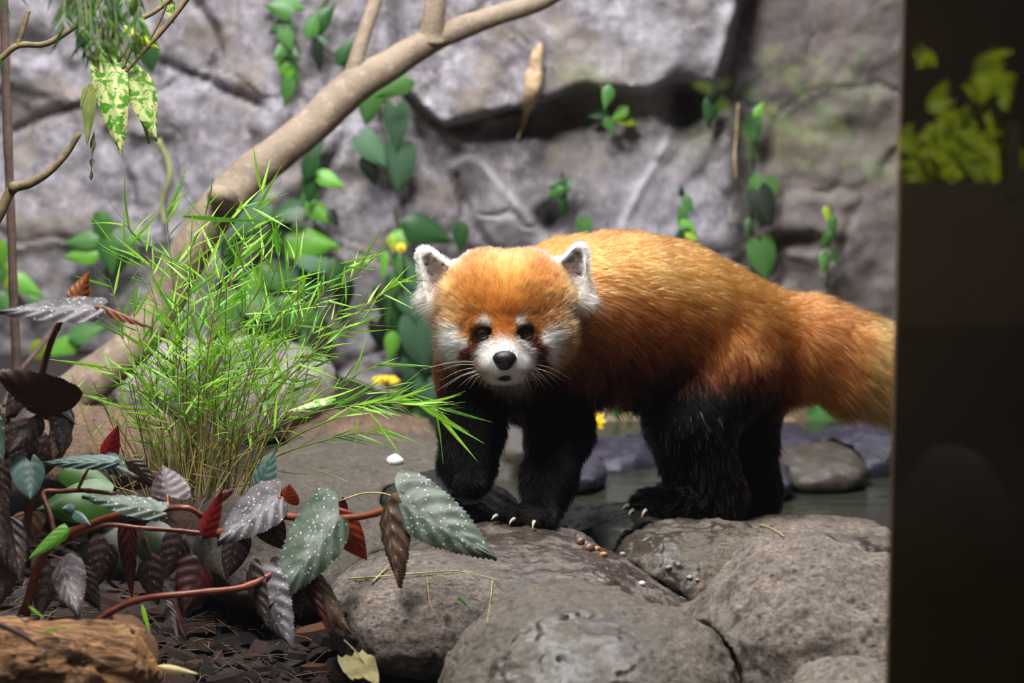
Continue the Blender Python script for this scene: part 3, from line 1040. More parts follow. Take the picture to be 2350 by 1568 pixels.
def fur_color(p, wgt, nz_):
    x, y, d = proj(p)
    x = x + 9 * vnoise(p * 160, 3)
    y = y + 9 * vnoise(p * 160, 4)
    T = {t: wgt[:, k] for k, t in enumerate(TAGS)}
    # body: golden back, rust flank, dark red-brown then black below
    ax = np.interp(x, [1250, 1430, 1650, 1760, 1950, 2060, 2300], [745, 716, 775, 785, 822, 850, 905])
    hw = np.interp(x, [1250, 1430, 1650, 1760, 1950, 2060, 2300], [150, 165, 150, 112, 98, 92, 70])
    r = (y - ax) / hw
    gold, rust, red, black = lin(212, 126, 50), lin(168, 80, 28), lin(92, 40, 22), lin(11, 9, 9)
    c = np.tile(gold, (len(p), 1))
    c = blend(c, sstep(r, -0.75, -0.05) * 0.75, rust)
    c = blend(c, sstep(r + 0.25 * vnoise(p * 30, 7), 0.15, 0.65), red)
    c = blend(c, sstep(r + 0.2 * vnoise(p * 40, 8), 0.55, 0.92), black)
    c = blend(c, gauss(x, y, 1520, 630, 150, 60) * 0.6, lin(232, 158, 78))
    ruff = sstep(1400 - x, 0, 110) * sstep(y, 690, 800)
    c = blend(c, ruff * 0.85, lin(104, 44, 20))
    c = blend(c, sstep(1370 - x, 0, 60) * sstep(y, 830, 900), black)
    # tail: orange, paler ring near the frame
    tc = np.tile(lin(190, 104, 44), (len(p), 1))
    tc = blend(tc, sstep(r, 0.5, 1.0) * 0.7, lin(120, 60, 24))
    band = np.clip(np.exp(-((x - 1995 + 0.2 * (y - 840)) / 38) ** 2) + np.exp(-((x - 2220) / 40) ** 2), 0, 1)
    tc = blend(tc, band * 0.75, lin(232, 172, 92))
    tw = sstep(x, 1760, 1850)
    c = blend(c, tw, 0) + tc * tw[:, None]
    # chest and legs
    cc = np.tile(black, (len(p), 1))
    cc = blend(cc, sstep(860 - y, 0, 60), lin(60, 28, 18))
    lg = np.tile(black, (len(p), 1))
    lg = blend(lg, sstep(x, 1560, 1700) * 0.5, lin(30, 17, 15))
    up = sstep(912 + 26 * vnoise(p * 60, 8) - y, 0, 40)
    lg = lg * (1 - up[:, None]) + c * up[:, None]
    # head, in frontal head coordinates
    f = np.tile(lin(184, 122, 62), (len(p), 1))
    f = blend(f, np.clip(gauss(x, y, 1166, 640, 36, 74) + gauss(x, y, 1168, 600, 70, 30) * 0.6, 0, 1) * 0.6, lin(232, 178, 104))
    f = blend(f, np.clip(gauss(x, y, 1060, 660, 60, 60) * 0 + gauss(x, y, 1085, 605, 40, 40) + gauss(x, y, 1250, 615, 40, 45), 0, 1) * 0.75, lin(158, 80, 26))
    f = blend(f, gauss(x, y, 1158, 755, 28, 48) * 0.75, lin(150, 78, 22))
    f = blend(f, np.clip(sstep(1035 - x, 0, 40) + sstep(x, 1305, 1340), 0, 1) * sstep(y, 660, 760), lin(110, 50, 22))
    f = blend(f, sstep(y, 838, 872) * np.clip(1 - gauss(x, y, 1158, 860, 62, 60) * 1.8, 0, 1), lin(40, 22, 14))
    white = lin(246, 242, 240)
    for s, cx, bx, ex in ((1, 1058, 1114, 1107), (-1, 1248, 1196, 1208)):
        f = blend(f, np.clip(2.2 * gauss(x, y, bx - 2 * s, 740, 14, 17) - 0.4, 0, 1) * 0.75, white)
        f = blend(f, np.clip(2.6 * gauss(x - s * 0.25 * (y - 790), y, cx - 8 * s, 796, 26, 40) - 0.5, 0, 1), white)
        f = blend(f, np.clip(2.6 * gauss(x + s * 0.40 * (y - 808), y, ex - s * 19, 810, 23, 46) - 0.3, 0, 1), lin(84, 38, 18))
        f = blend(f, np.clip(2.6 * gauss(x, y, ex, 767, 25, 23) - 0.5, 0, 1), lin(30, 18, 12))
    mz = np.clip(3.0 * gauss(x, y, 1159, 822, 58, 42) - 0.55, 0, 1)
    mz = np.maximum(mz, np.clip(2.6 * gauss(x, y, 1160, 866, 46, 26) - 0.5, 0, 1))
    f = blend(f, mz, white)
    f = blend(f, np.clip(2.0 * gauss(x, y, 1158, 868, 20, 7) - 0.6, 0, 1), lin(50, 34, 34))
    back = sstep(d, 3.44, 3.50)
    f = blend(f, back * sstep(y, 650, 720), lin(120, 56, 24))
    # ears: white rim, dark hollow, rusty back
    e = np.tile(white, (len(p), 1))
    for c0, R, root, ax_ in EARS:
        l = (p - root) @ R / PX
        near = (np.abs(l[:, 0]) < 75) & (l[:, 1] > -60) & (l[:, 1] < 130)
        hd2 = sd_cone(l * np.array([1, 1, 0]), np.array([0, 0.0, 0]), np.array([0, 62.0, 0]), 41.0, 13.0) + 5 * vnoise(p * 300, 9)
        e = blend(e, sstep(-hd2, -7, 7) * near * (l[:, 2] > -8) * 0.92, lin(66, 55, 50))
        e = blend(e, sstep(-l[:, 1], 8, 40) * near * 0.8, lin(176, 130, 96))
        e = blend(e, (near & (l[:, 2] < -8)) * 0.7, lin(150, 80, 34))
    out = c * (T['torso'])[:, None] + c * T['tail'][:, None] + cc * T['chest'][:, None] + lg * (T['leg'] + T['toe'])[:, None]
    out = out + f * (T['head'] + T['muzzle'])[:, None] + e * T['ear'][:, None]
    tuft = np.clip(1.8 * gauss(x, y, 985, 690, 34, 34) + 1.8 * gauss(x, y, 1346, 672, 34, 38) - 0.3, 0, 1) * (T['head'] + T['ear'] + 0.6 * T['torso']) * (d < 3.47)
    return np.clip(blend(out, np.clip(tuft, 0, 1) * 0.95, lin(246, 234, 224)), 0, 1)


panda = empty('red_panda', P(1350, 1200, 3.55), 'red panda walking over wet rocks with its face turned to the glass', 'red panda')
t = NT('panda_skin')
t.base(Base_Color=t.n('Attribute', attribute_name='Col').outputs['Color'], Roughness=0.8, Specular_IOR_Level=0.1)
M['skin'] = t.m
body = mk('body', pv, pq, M['skin'], panda)
pw = weights(pv)
setcol(body, 'Col', fur_color(pv, pw, None) * 0.8)

# ---- fur: hair strands grown from the body
NH = 260000
tri = np.concatenate([pq[:, [0, 1, 2]], pq[:, [0, 2, 3]]])
A, B, C_ = pv[tri[:, 0]], pv[tri[:, 1]], pv[tri[:, 2]]
nrm = np.cross(B - A, C_ - A)
area = np.linalg.norm(nrm, axis=1)
nrm /= area[:, None] + 1e-15
cen = (A + B + C_) / 3
fw = np.where((nrm * (CAM - cen)).sum(1) > -0.35, 1.0, 0.3)
px_, py_, pd_ = proj(cen)
headish = (pd_ < 3.46) & (py_ < 900) & (px_ < 1380)
fw = fw * np.where(headish, 2.2, 1.0) * np.where(px_ > 2120, 0.35, 1.0)
pr_ = area * fw
pick = RNG.choice(len(tri), NH, p=pr_ / pr_.sum())
u, v2 = RNG.random(NH), RNG.random(NH)
fl = u + v2 > 1
u[fl], v2[fl] = 1 - u[fl], 1 - v2[fl]
hp = A[pick] + u[:, None] * (B - A)[pick] + v2[:, None] * (C_ - A)[pick]
hx, hy, hd = proj(hp)
keep = ~(((np.hypot(hx - 1107, hy - 765) < 19) | (np.hypot(hx - 1208, hy - 765) < 19) | (((hx - 1158) / 27) ** 2 + ((hy - 828) / 23) ** 2 < 1)
          | (((hx - 1158) / 28) ** 2 + ((hy - 864) / 12) ** 2 < 1)) & (hd < 3.42))
hp = hp[keep]
hx, hy, hd = hx[keep], hy[keep], hd[keep]
N = len(hp)
hn = np.concatenate([grad(c) for c in np.array_split(hp, 4)])
hw_ = np.concatenate([weights(c) for c in np.array_split(hp, 4)])
T = {t: hw_[:, k] for k, t in enumerate(TAGS)}
tailv = P(2060, 850, 3.78) - P(1770, 785, 3.75)
tailv /= np.linalg.norm(tailv)
backv = P(1700, 780, 3.73) - P(1300, 740, 3.56)
backv /= np.linalg.norm(backv)
down = np.array([0, 0, -1.0])
nose = HP(1160, 800, 120)
rad = hp - nose
rad /= np.linalg.norm(rad, axis=1)[:, None]
low = sstep(hy, 700, 880)[:, None]
flow = (T['torso'][:, None] * (backv * (1 - 0.35 * low) + down * (0.35 + 0.75 * low)) + T['tail'][:, None] * (tailv + 0.45 * down)
        + T['chest'][:, None] * (down + 0.2 * backv) + (T['leg'] + T['toe'])[:, None] * (down + 0.25 * backv + 0.1 * hn))
hf = rad + np.where(hy > 760, 0.35, 0.0)[:, None] * down
flow += T['head'][:, None] * hf + T['muzzle'][:, None] * (rad - 0.25 * FWD * 0)
earshort = np.ones(N)
for c0, R, root, ax_ in EARS:
    near = np.exp(-(np.linalg.norm(hp - c0, axis=1) / (80 * PX)) ** 2)[:, None]
    lc = (hp - root) @ R / PX
    rad2 = (lc * np.array([1, 1, 0]) - np.array([0, 30.0, 0])) @ R.T / 40
    flow += (T['ear'][:, None] * near) * (ax_ * 0.5 + 1.3 * rad2)
    hollow = (sd_cone(lc * np.array([1, 1, 0]), np.array([0, 0.0, 0]), np.array([0, 64.0, 0]), 46.0, 16.0) < 0) & (lc[:, 2] > -10) & (np.abs(lc[:, 2]) < 40)
    earshort = np.where(hollow & (T['ear'] > 0.4), 0.45, earshort)
foot = ((hx > 1420) & (hx < 1640) & (hy > 1120))[:, None]
flow = np.where(foot, np.array([-1.0, -0.2, -0.15]), flow)
tuftm = np.clip(1.8 * gauss(hx, hy, 985, 690, 36, 36) + 1.8 * gauss(hx, hy, 1344, 672, 36, 40), 0, 1) * (hd < 3.47) * (T['head'] + T['ear'])
tdir = np.where((hx < 1165)[:, None], np.array([-0.8, 0.1, -0.75]), np.array([0.75, 0.1, -0.6]))
flow = flow * (1 - tuftm[:, None]) + tdir * tuftm[:, None]
flow += 0.30 * np.stack([vnoise(hp * 45, 60 + k) for k in range(3)], 1) + 0.30 * np.stack([vnoise(hp * 130, 70 + k) for k in range(3)], 1)
flow -= hn * (flow * hn).sum(1)[:, None]
flow /= np.linalg.norm(flow, axis=1)[:, None] + 1e-9
rr = (hy - np.interp(hx, [1250, 1430, 1650, 1760, 1950, 2060], [745, 716, 775, 785, 822, 850])) / 150
lb = 0.021 + 0.024 * sstep(rr, 0.2, 0.9)
L = (T['torso'] * lb + T['tail'] * (0.030 + 0.012 * sstep(rr, 0.1, 0.6)) + T['chest'] * 0.026 + T['leg'] * 0.017 + T['toe'] * 0.006
     + T['head'] * (0.0105 + 0.010 * sstep(np.hypot(hx - 1160, hy - 800), 90, 150) * sstep(hy, 700, 800)) + T['muzzle'] * 0.0045 + T['ear'] * 0.0062)
L = np.where(np.hypot((hx - 1160) / 1.3, hy - 790) < 60, np.minimum(L, 0.007), L)
neye = np.minimum(np.hypot(hx - 1107, hy - 760), np.hypot(hx - 1208, hy - 760))
L = np.where((neye < 40) & (hd < 3.42), np.minimum(L, 0.0045), L)
L = L * earshort * (1 + 2.1 * tuftm) * RNG.uniform(0.55, 1.25, N)
lift = 0.30 * T['torso'] + 0.42 * T['tail'] + 0.35 * T['chest'] + 0.34 * T['leg'] + 0.3 * T['toe'] + 0.38 * T['head'] + 0.35 * T['muzzle'] + 0.45 * T['ear']
d0 = flow * (1 - lift[:, None]) + hn * (lift * 1.25)[:, None] + RNG.normal(0, 1, (N, 3)) * (0.10 + 0.08 * (T['torso'] + T['tail'] + 0.8 * T['head'] + 0.5 * T['leg']))[:, None]
d0 /= np.linalg.norm(d0, axis=1)[:, None]
tt = np.linspace(0, 1, 5)
pos = hp[:, None, :] - hn[:, None, :] * 0.0008 + d0[:, None, :] * (L[:, None] * tt)[..., None]
bend = (flow * 0.35 + down * 0.22 * (T['torso'] + T['tail'] + T['chest'] + T['leg'])[:, None]) - hn * 0.18
pos += bend[:, None, :] * (L[:, None] * tt ** 2 * 0.8)[..., None]
# clumping: tips lean towards a nearby guide strand
G = 9000
gi = RNG.choice(N, G, replace=False)
kd = KDTree(G)
for k, g in enumerate(gi):
    kd.insert(hp[g], k)
kd.balance()
cl = np.array([gi[kd.find(x)[1]] for x in hp])
cs = (0.55 * T['torso'] * (0.5 + 0.9 * sstep(rr, 0.0, 0.7)) + 0.6 * T['tail'] + 0.55 * T['chest'] + 0.42 * T['leg'] + 0.35 * T['head'] + 0.25 * T['ear'])
cs = cs * RNG.uniform(0.3, 1.0, G)[np.searchsorted(np.sort(gi), cl)]
pos += (pos[cl] - hp[cl][:, None] * 0 - pos) * (cs[:, None] * tt ** 1.5)[..., None] * np.clip(0.010 / (np.linalg.norm(hp[cl] - hp, axis=1) + 1e-6), 0, 1)[:, None, None]
hcol = np.concatenate([fur_color(a, b, None) for a, b in zip(np.array_split(hp, 4), np.array_split(hw_, 4))])
hcol = hcol * RNG.uniform(0.42, 1.4, (N, 1)) * RNG.uniform(0.72, 1.25, N)[cl][:, None]
pale = RNG.random(N) < 0.07
hcol = np.where((pale & (hy < 900))[:, None], hcol * 1.6, hcol)
strand = (RNG.random(N) < 0.24) & (T['leg'] + T['torso'] > 0.6) & (rr > 0.25) & (hy < 895) & (hx > 1330)
hcol = np.where(strand[:, None], lin(128, 62, 28) * RNG.uniform(0.4, 1.2, (N, 1)), hcol)
grey = (RNG.random(N) < 0.05 + 0.22 * gauss(hx, hy, 1620, 1100, 60, 90) + 0.25 * gauss(hx, hy, 1500, 1165, 70, 30)) & (hx > 1430) & (hy > 930) & (hx < 1700) & (hd < 3.72)  # pale strands painting the wet sheen on the hind leg and foot
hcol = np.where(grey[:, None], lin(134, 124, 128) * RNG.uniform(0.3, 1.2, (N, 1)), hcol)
hc = bpy.data.hair_curves.new('fur')
hc.add_curves([5] * N)
hc.attributes['position'].data.foreach_set('vector', (pos - WLOC[panda.name]).astype(np.float32).ravel())
ra = hc.attributes.get('radius') or hc.attributes.new('radius', 'FLOAT', 'POINT')
rbase = 0.00027 + 0.00014 * (T['torso'] + T['tail'] + T['chest'] + T['leg'])
ra.data.foreach_set('value', (rbase[:, None] * np.array([1, 1, 0.9, 0.65, 0.2])).astype(np.float32).ravel())
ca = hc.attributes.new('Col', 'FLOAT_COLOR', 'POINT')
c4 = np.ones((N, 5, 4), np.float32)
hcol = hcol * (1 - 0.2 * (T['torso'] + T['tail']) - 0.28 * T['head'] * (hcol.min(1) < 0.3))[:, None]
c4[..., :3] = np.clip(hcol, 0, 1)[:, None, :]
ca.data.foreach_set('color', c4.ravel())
t = NT('fur_strands')
hb = t.n('BsdfHairPrincipled')
hb.parametrization = 'COLOR'
t.set(hb.inputs['Color'], t.n('Attribute', attribute_name='Col').outputs['Color'])
t.set(hb.inputs['Roughness'], 0.38)
t.set(hb.inputs['Radial Roughness'], 0.55)
t.set(hb.inputs['Coat'], 0.0)
lum = t.n('RGBToBW', n0=t.n('Attribute', attribute_name='Col').outputs['Color']).outputs[0]
t.set(hb.inputs['IOR'], t.n('MapRange', n0=lum, n1=0.01, n2=0.12, n3=1.17, n4=1.5).outputs[0])
t.set(t.out.inputs[0], hb.outputs[0])
M['fur'] = t.m
hc.materials.append(M['fur'])
fur = bpy.data.objects.new('fur', hc)
COL.objects.link(fur)
fur.parent = body
fur['kind'] = 'stuff'


def ball(c, r, R=None, n=12, m=16):
    u = np.linspace(0, math.pi, n)
    a = np.linspace(0, 2 * math.pi, m, endpoint=False)
    v = np.array([(math.sin(x) * math.cos(y), math.sin(x) * math.sin(y), math.cos(x)) for x in u for y in a]) * np.asarray(r)
    if R is not None:
        v = v @ np.asarray(R).T
    f = [(i * m + j, (i + 1) * m + j, (i + 1) * m + (j + 1) % m, i * m + (j + 1) % m) for i in range(n - 1) for j in range(m)]
    return v + c, f


for ex in (1107, 1208):
    c = HP(ex, 765, 108)
    eye = mk('eye', *ball(c, np.array([15, 14, 15]) * PX, HR), M['eye'], panda)
    mk('pupil', *ball(c - FWD * 8.8 * PX, np.array([7.0, 6, 7.0]) * PX, HR), M['pupil'], eye)
    ring = np.linspace(0, 2 * math.pi, 25)
    pts = np.array([c + (RGT * math.cos(a) * 15 + UPV * math.sin(a) * 13 - FWD * 6.5) * PX for a in ring])
    mk('eyelid', *tube(pts, 4.5 * PX, 6, False), M['lid'], panda)


def nose_sdf(p):
    d = smin(sd_ell(p, HP(1158, 822, 163), np.array([27, 18, 17]) * PX, HR), sd_ell(p, HP(1158, 836, 162), np.array([18, 15, 14]) * PX, HR), 0.004)
    for s in (-1, 1):
        d = -smin(-d, sd_ell(p, HP(1158 + s * 16, 834, 176), np.array([6, 9, 4]) * PX, HR), 0.0015)
    return d


nc = HP(1158, 826, 163)
nv, nq = surface_net(nose_sdf, nc - 38 * PX, nc + 38 * PX, 0.0011)
mk('nose', nv, nq, M['nose'], panda)
mk('mouth', *ball(HP(1158, 864, 122), np.array([26, 10, 8]) * PX, HR, 8, 12), M['mouth'], panda)
for k, (x0, y0, x1, y1, w1) in enumerate([(1103, 824, 1020, 820, 70), (1101, 831, 964, 850, 60), (1102, 838, 1002, 853, 70), (1107, 845, 996, 902, 60), (1108, 850, 1019, 890, 70), (1111, 853, 1068, 886, 90), (1116, 856, 1077, 893, 95), (1120, 860, 1098, 888, 100),
                                           (1212, 816, 1280, 819, 80), (1214, 824, 1290, 834, 70), (1216, 834, 1312, 872, 60), (1215, 838, 1284, 884, 70), (1213, 842, 1268, 890, 80), (1210, 848, 1236, 888, 90), (1216, 828, 1300, 848, 62), (1214, 845, 1296, 876, 66), (1208, 852, 1250, 892, 84), (1103, 834, 1012, 838, 64), (1105, 842, 1006, 876, 62), (1112, 856, 1050, 890, 84), (1126, 862, 1112, 892, 100), (1198, 858, 1220, 898, 95), (1205, 853, 1256, 880, 85), (1192, 862, 1206, 894, 100)]):
    a, b = HP(x0, y0, 124), HP(x1, y1, w1)
    m_ = (a + b) / 2 + UPV * 8 * PX - FWD * 10 * PX
    mk('whisker', *tube(spline([a, m_, b], 8), np.linspace(0.00042, 0.00012, 8), 4), M['whisker'], panda)
for x, y, d, dx, dy in [(1140, 1184, 3.365, -12, 10), (1180, 1192, 3.355, -12, 14), (1226, 1198, 3.335, -4, 20), (1442, 1160, 3.55, -16, 12), (1452, 1172, 3.545, -12, 22), (1482, 1172, 3.54, -10, 20)]:
    pts = np.array([P(x, y, d), P(x + dx * 0.55, y + dy * 0.25, d - 0.008), P(x + dx, y + dy, d - 0.010)])
    mk('claw', *tube(spline(pts, 6), np.linspace(5.5, 0.8, 6) * PX, 6), M['claw'], panda)

# ================================================================ BRANCHES, POLE
def bark_mat(name, c1, c2, c3):
    t = NT(name)
    v = t.coord()
    c = t.mix(t.step(t.noise(v, 16, 5, 0.65), 0.3, 0.7), c1, c2)
    c = t.mix(t.step(t.noise(v, 55, 4, 0.6), 0.55, 0.75), c, c3)
    t.base(Base_Color=c, Roughness=0.75, Normal=t.bump(t.noise(v, 120, 6, 0.65), 0.6, 0.004))
    return t.m


M['branch'] = bark_mat('branch_bark', S(148, 132, 112), S(106, 92, 78), S(168, 148, 130))
BD = [(1330, -52, 4.22), (1240, 2, 4.2), (1110, 46, 4.18), (990, 92, 4.16), (890, 152, 4.14), (810, 200, 4.12), (720, 285, 4.1), (640, 350, 4.08), (570, 405, 4.06), (500, 480, 4.04), (440, 570, 4.03), (380, 690, 4.03), (300, 800, 4.0), (200, 880, 3.97), (100, 960, 3.96)]
BR = [20, 22, 25, 30, 36, 42, 41, 41, 45, 47, 46, 45, 46, 50, 52]
bp = spline(np.array([P(*b) for b in BD]), 90)
br = np.interp(np.linspace(0, len(BR) - 1, 90), np.arange(len(BR)), BR) * 4.1 / FPX
br = br * (1 + 0.05 * fbm(bp * 14, 2, 5))
root = empty('tree_branch', P(200, 880, 4.05), 'thick bare grey brown branch slanting across the wall behind the grass', 'branch')
mk('bough', *tube(bp, br, 20, True, 0.14, 3), M['branch'], root)
for pts, r0, r1 in (([(806, 190, 4.12), (820, 130, 4.12), (842, 60, 4.13), (872, -30, 4.15)], 19, 15), ([(990, 92, 4.16), (995, 40, 4.15), (1006, -40, 4.15)], 30, 22)):
    p_ = pxline(pts, n=16)
    mk('side_branch', *tube(p_, np.linspace(r0, r1, 16) * 4.12 / FPX * (1 + 0.35 * np.exp(-np.linspace(0, 6, 16))), 12, True, 0.12, 8), M['branch'], root)
kn = P(503, 450, 3.99)
mk('knot', *tube(np.array([P(520, 462, 4.02), P(503, 451, 3.985), P(497, 447, 3.965), P(494, 445, 3.96)]), np.array([30, 27, 18, 6]) * 4 / FPX, 10, True, 0.2, 4), M['branch'], root)

pts = pxline([(8, -40, 3.75), (14, 200, 3.75), (22, 420, 3.75), (32, 700, 3.75), (40, 860, 3.75), (46, 960, 3.75)], n=40)
o = mk('thin_trunk', *tube(pts, 11 * 3.75 / FPX, 10, True, 0.25, 6), M['pole'])
tag(o, 'thin upright brown trunk along the left edge', 'trunk')
pts = pxline([(10, 930, 3.72), (40, 860, 3.85), (90, 800, 3.9), (130, 740, 4.0)], n=10)
tag(mk('twig', *tube(pts, 6 * 3.9 / FPX, 6, True, 0.2, 2), M['pole']), 'dark twig leaning off the foot of the thin upright trunk', 'twig')

# ================================================================ LEAF SHAPES


def leaf_geo(L=1.0, Wd=0.5, lobeL=0.15, lobeR=0.15, bwL=None, bwR=None, wL=1.0, wR=1.0, nu=10, nv=6, veins=6, relief=0.0, droop=0.1, cup=0.1, serr=0.0, wave=0.0, tipw=1.0, fold=0.0, seed=0):
    """Leaf from the petiole (0,0,0) along +x, face towards +z; returns verts, quads, uv, vein mask."""
    r = np.random.default_rng(seed)
    bwL = (0.62 if lobeL > 0.04 else 0.22) if bwL is None else bwL
    bwR = (0.62 if lobeR > 0.04 else 0.22) if bwR is None else bwR
    s = np.linspace(0, 1, nu + 1)[:, None]
    v = np.linspace(-1, 1, 2 * nv + 1)[None]
    a = np.abs(v)
    pick = lambda l_, r_: np.where(v < 0, l_, r_)
    lobe, bw, sw = pick(lobeL, lobeR), pick(bwL, bwR), pick(wL, wR)
    prof = (1 - s ** (1.75 * tipw)) * (bw + (1 - bw) * (1 - np.exp(-s * 6.5)))
    wgt = (1 - s) ** 3
    x = s * L - lobe * L * np.sin(np.pi * 0.72 * a) * wgt + 0 * v
    y = Wd * sw * prof * v
    if serr:
        e = (a > 0.98) * serr * L * ((np.arange(nu + 1) % 2)[:, None] - 0.5) * (s < 0.99)
        x = x + e * 1.2
        y = y + e * np.sign(v) * 0.8
    ph = (s - 0.28 * a) * veins * 2 * np.pi
    z = -droop * L * s ** 2 - cup * Wd * a ** 2 + relief * L * (0.5 + 0.5 * np.cos(ph)) ** 0.7 * -1 * np.minimum(a * 3, 1) * (1 - s) ** 0.3
    z = z - fold * np.abs(y)
    z = z + 0.6 * relief * L * -np.exp(-(a / 0.12) ** 2)
    if wave:
        z = z + wave * L * np.sin(s * 9 + r.uniform(0, 6)) * a ** 2 * np.sign(v + 0.001)
    vein = np.maximum(np.exp(-(a / 0.10) ** 2), 0.8 * np.clip(np.cos(ph), 0, 1) ** 8 * (a > 0.05)) + 0 * s
    V = np.stack([x + 0 * v, y, z], -1).reshape(-1, 3)
    m = 2 * nv + 1
    I, J = np.meshgrid(np.arange(nu), np.arange(m - 1), indexing='ij')
    F = np.stack([I * m + J, (I + 1) * m + J, (I + 1) * m + J + 1, I * m + J + 1], -1).reshape(-1, 4)
    return V, F, V[:, :2].copy(), vein.reshape(-1)


def frame(B, Tp, N):
    """4x4 with x from B to Tp, z as near N as it can be."""
    B, Tp, N = (np.asarray(q, float) for q in (B, Tp, N))
    x = (Tp - B) / np.linalg.norm(Tp - B)
    n = N - x * (N @ x)
    n /= np.linalg.norm(n)
    y = np.cross(n, x)
    return Matrix(((x[0], y[0], n[0], B[0]), (x[1], y[1], n[1], B[1]), (x[2], y[2], n[2], B[2]), (0, 0, 0, 1)))


def leaf_mesh(name, mat, **kw):
    V, F, uv, vein = leaf_geo(**kw)
    me = mesh(name, V, F, M[mat])
    ul = me.uv_layers.new(name='UVMap')
    ul.data.foreach_set('uv', uv[F.reshape(-1)].astype(np.float32).ravel())
    a = me.attributes.new('vein', 'FLOAT', 'POINT')
    a.data.foreach_set('value', vein.astype(np.float32))
    return me


# ================================================================ WALL VINES
TOCAM = -FWD
VM = {}


def vleaf(kind, shape):
    """A few shared low-poly leaf meshes per colour, one unit long."""
    k = (kind, shape)
    if k not in VM:
        sh = dict(heart=dict(Wd=0.42, lobeL=0.16, lobeR=0.16), oval=dict(Wd=0.34, lobeL=0.0, lobeR=0.0), lance=dict(Wd=0.2, lobeL=0.0, lobeR=0.0))[shape]
        VM[k] = leaf_mesh('leaf', kind, nu=7, nv=2, veins=4, relief=0.008, droop=0.12, cup=0.18, **sh)
    return VM[k]


CODE = dict(d='leaf_dark', m='leaf_mid', t='leaf_teal', b='leaf_bright', l='leaf_lime', k='leaf_black')
SHP = dict(h='heart', o='oval', s='lance')
vr = np.random.default_rng(5)


def vine(label, stem, leaves, name='hanging_vine', off=0.03, group=None, depth=None, cat='vine'):
    """leaves: (px, py of the centre, length px, image angle of the tip in degrees, code colour+shape)."""
    at = (lambda x, y, e=0.0: W(x, y, off + e)) if depth is None else (lambda x, y, e=0.0: P(x, y, depth - e))
    sp = np.array([at(*q, 0.0 if depth is not None else -off + 0.006) for q in stem])
    root = empty(name, sp[0], label, cat, group)
    if len(sp) > 1:
        mk('stem', *tube(spline(sp, max(8, 5 * len(sp))), 3.2 * 4.6 / FPX, 5), M['stem'], root)
    for (x, y, s, ang, code) in leaves:
        a = math.radians(ang)
        e = vr.uniform(0, 0.02)
        dx, dy = math.cos(a) * s / 2, math.sin(a) * s / 2
        B, Tp = at(x - dx, y - dy, e), at(x + dx, y + dy, e)
        if depth is None:
            yb = min(B[1], Tp[1])
            B, Tp = PY(x - dx, y - dy, yb), PY(x + dx, y + dy, yb)
        B, Tp = B + TOCAM * vr.uniform(0.0, 0.012), Tp + TOCAM * vr.uniform(0.002, 0.02)
        N = TOCAM + np.array([vr.uniform(-0.45, 0.45), 0, vr.uniform(0.0, 0.6)])
        Mx = frame(B, Tp, N) @ Matrix.Scale(float(np.linalg.norm(Tp - B)), 4)
        link('leaf', vleaf(CODE[code[0]], SHP[code[1]]), root, Mx)
    return root


vine('vine of small round leaves hanging left of the branch top', [(650, -20), (640, 60), (660, 130), (650, 200), (655, 240)],
     [(638, 22, 60, 200, 'mh'), (672, 8, 66, 20, 'mh'), (640, 62, 56, 150, 'dh'), (662, 95, 54, 70, 'mh'), (672, 122, 44, 40, 'dh'), (645, 122, 44, 130, 'mh'), (650, 152, 48, 100, 'bh'), (672, 172, 58, 60, 'mh'), (655, 182, 40, 110, 'bh'), (655, 216, 58, 100, 'mh')])
vine('vine with one dark upright leaf and one dark drooping leaf above the branch', [(760, -20), (712, 60), (730, 100), (780, 130), (800, 150)],
     [(742, 44, 92, -52, 'do'), (718, 58, 70, -70, 'mo'), (732, 130, 84, 84, 'ks'), (800, 116, 84, -56, 'do'), (745, 95, 40, 30, 'ts')])
vine('cluster of broad round green leaves hanging just under the branch', [(900, 170), (870, 260), (890, 330), (915, 420)],
     [(896, 203, 86, 150, 'mh'), (846, 248, 90, 100, 'mh'), (905, 296, 100, 92, 'th'), (862, 350, 90, 50, 'th'), (914, 396, 112, 92, 'th'), (852, 392, 80, 70, 'ko'), (876, 216, 60, 60, 'mh')])  # black leaf at lower left stands in for the cluster's cast shadow
vine('vine of mixed dark and bright leaves hanging below the middle of the branch', [(712, 320), (720, 400), (712, 470), (740, 560)],
     [(712, 345, 84, 96, 'th'), (706, 395, 60, 110, 'dh'), (758, 412, 76, 25, 'bo'), (714, 430, 84, 92, 'do'), (700, 470, 60, 120, 'mh'), (738, 490, 86, 30, 'bo'), (768, 500, 50, 60, 'ko'), (650, 488, 80, 160, 'dh'), (640, 520, 70, 120, 'kh')])
vine('dense clump of broad leaves against the wall behind the grass tips', [(640, 500), (680, 600), (700, 700), (690, 880), (700, 950)],
     [(560, 505, 110, 130, 'th'), (548, 560, 90, 150, 'mh'), (708, 556, 150, 5, 'bo'), (740, 600, 90, 20, 'th'), (636, 560, 80, 60, 'dh'), (650, 640, 130, 30, 'mo'), (700, 655, 110, 60, 'th'), (615, 700, 150, 20, 'mo'), (700, 730, 150, 30, 'mo'), (620, 810, 170, 10, 'bo'), (665, 850, 170, 0, 'bo'),
      (745, 790, 90, 70, 'kh'), (700, 910, 100, 60, 'mh'), (770, 640, 70, 100, 'dh'), (792, 690, 70, 90, 'kh'), (740, 860, 80, 80, 'dh'), (590, 640, 110, 150, 'bo'), (560, 720, 100, 40, 'mh'), (520, 600, 80, 100, 'dh'), (640, 760, 90, 60, 'dh'), (700, 800, 80, 120, 'mh')])
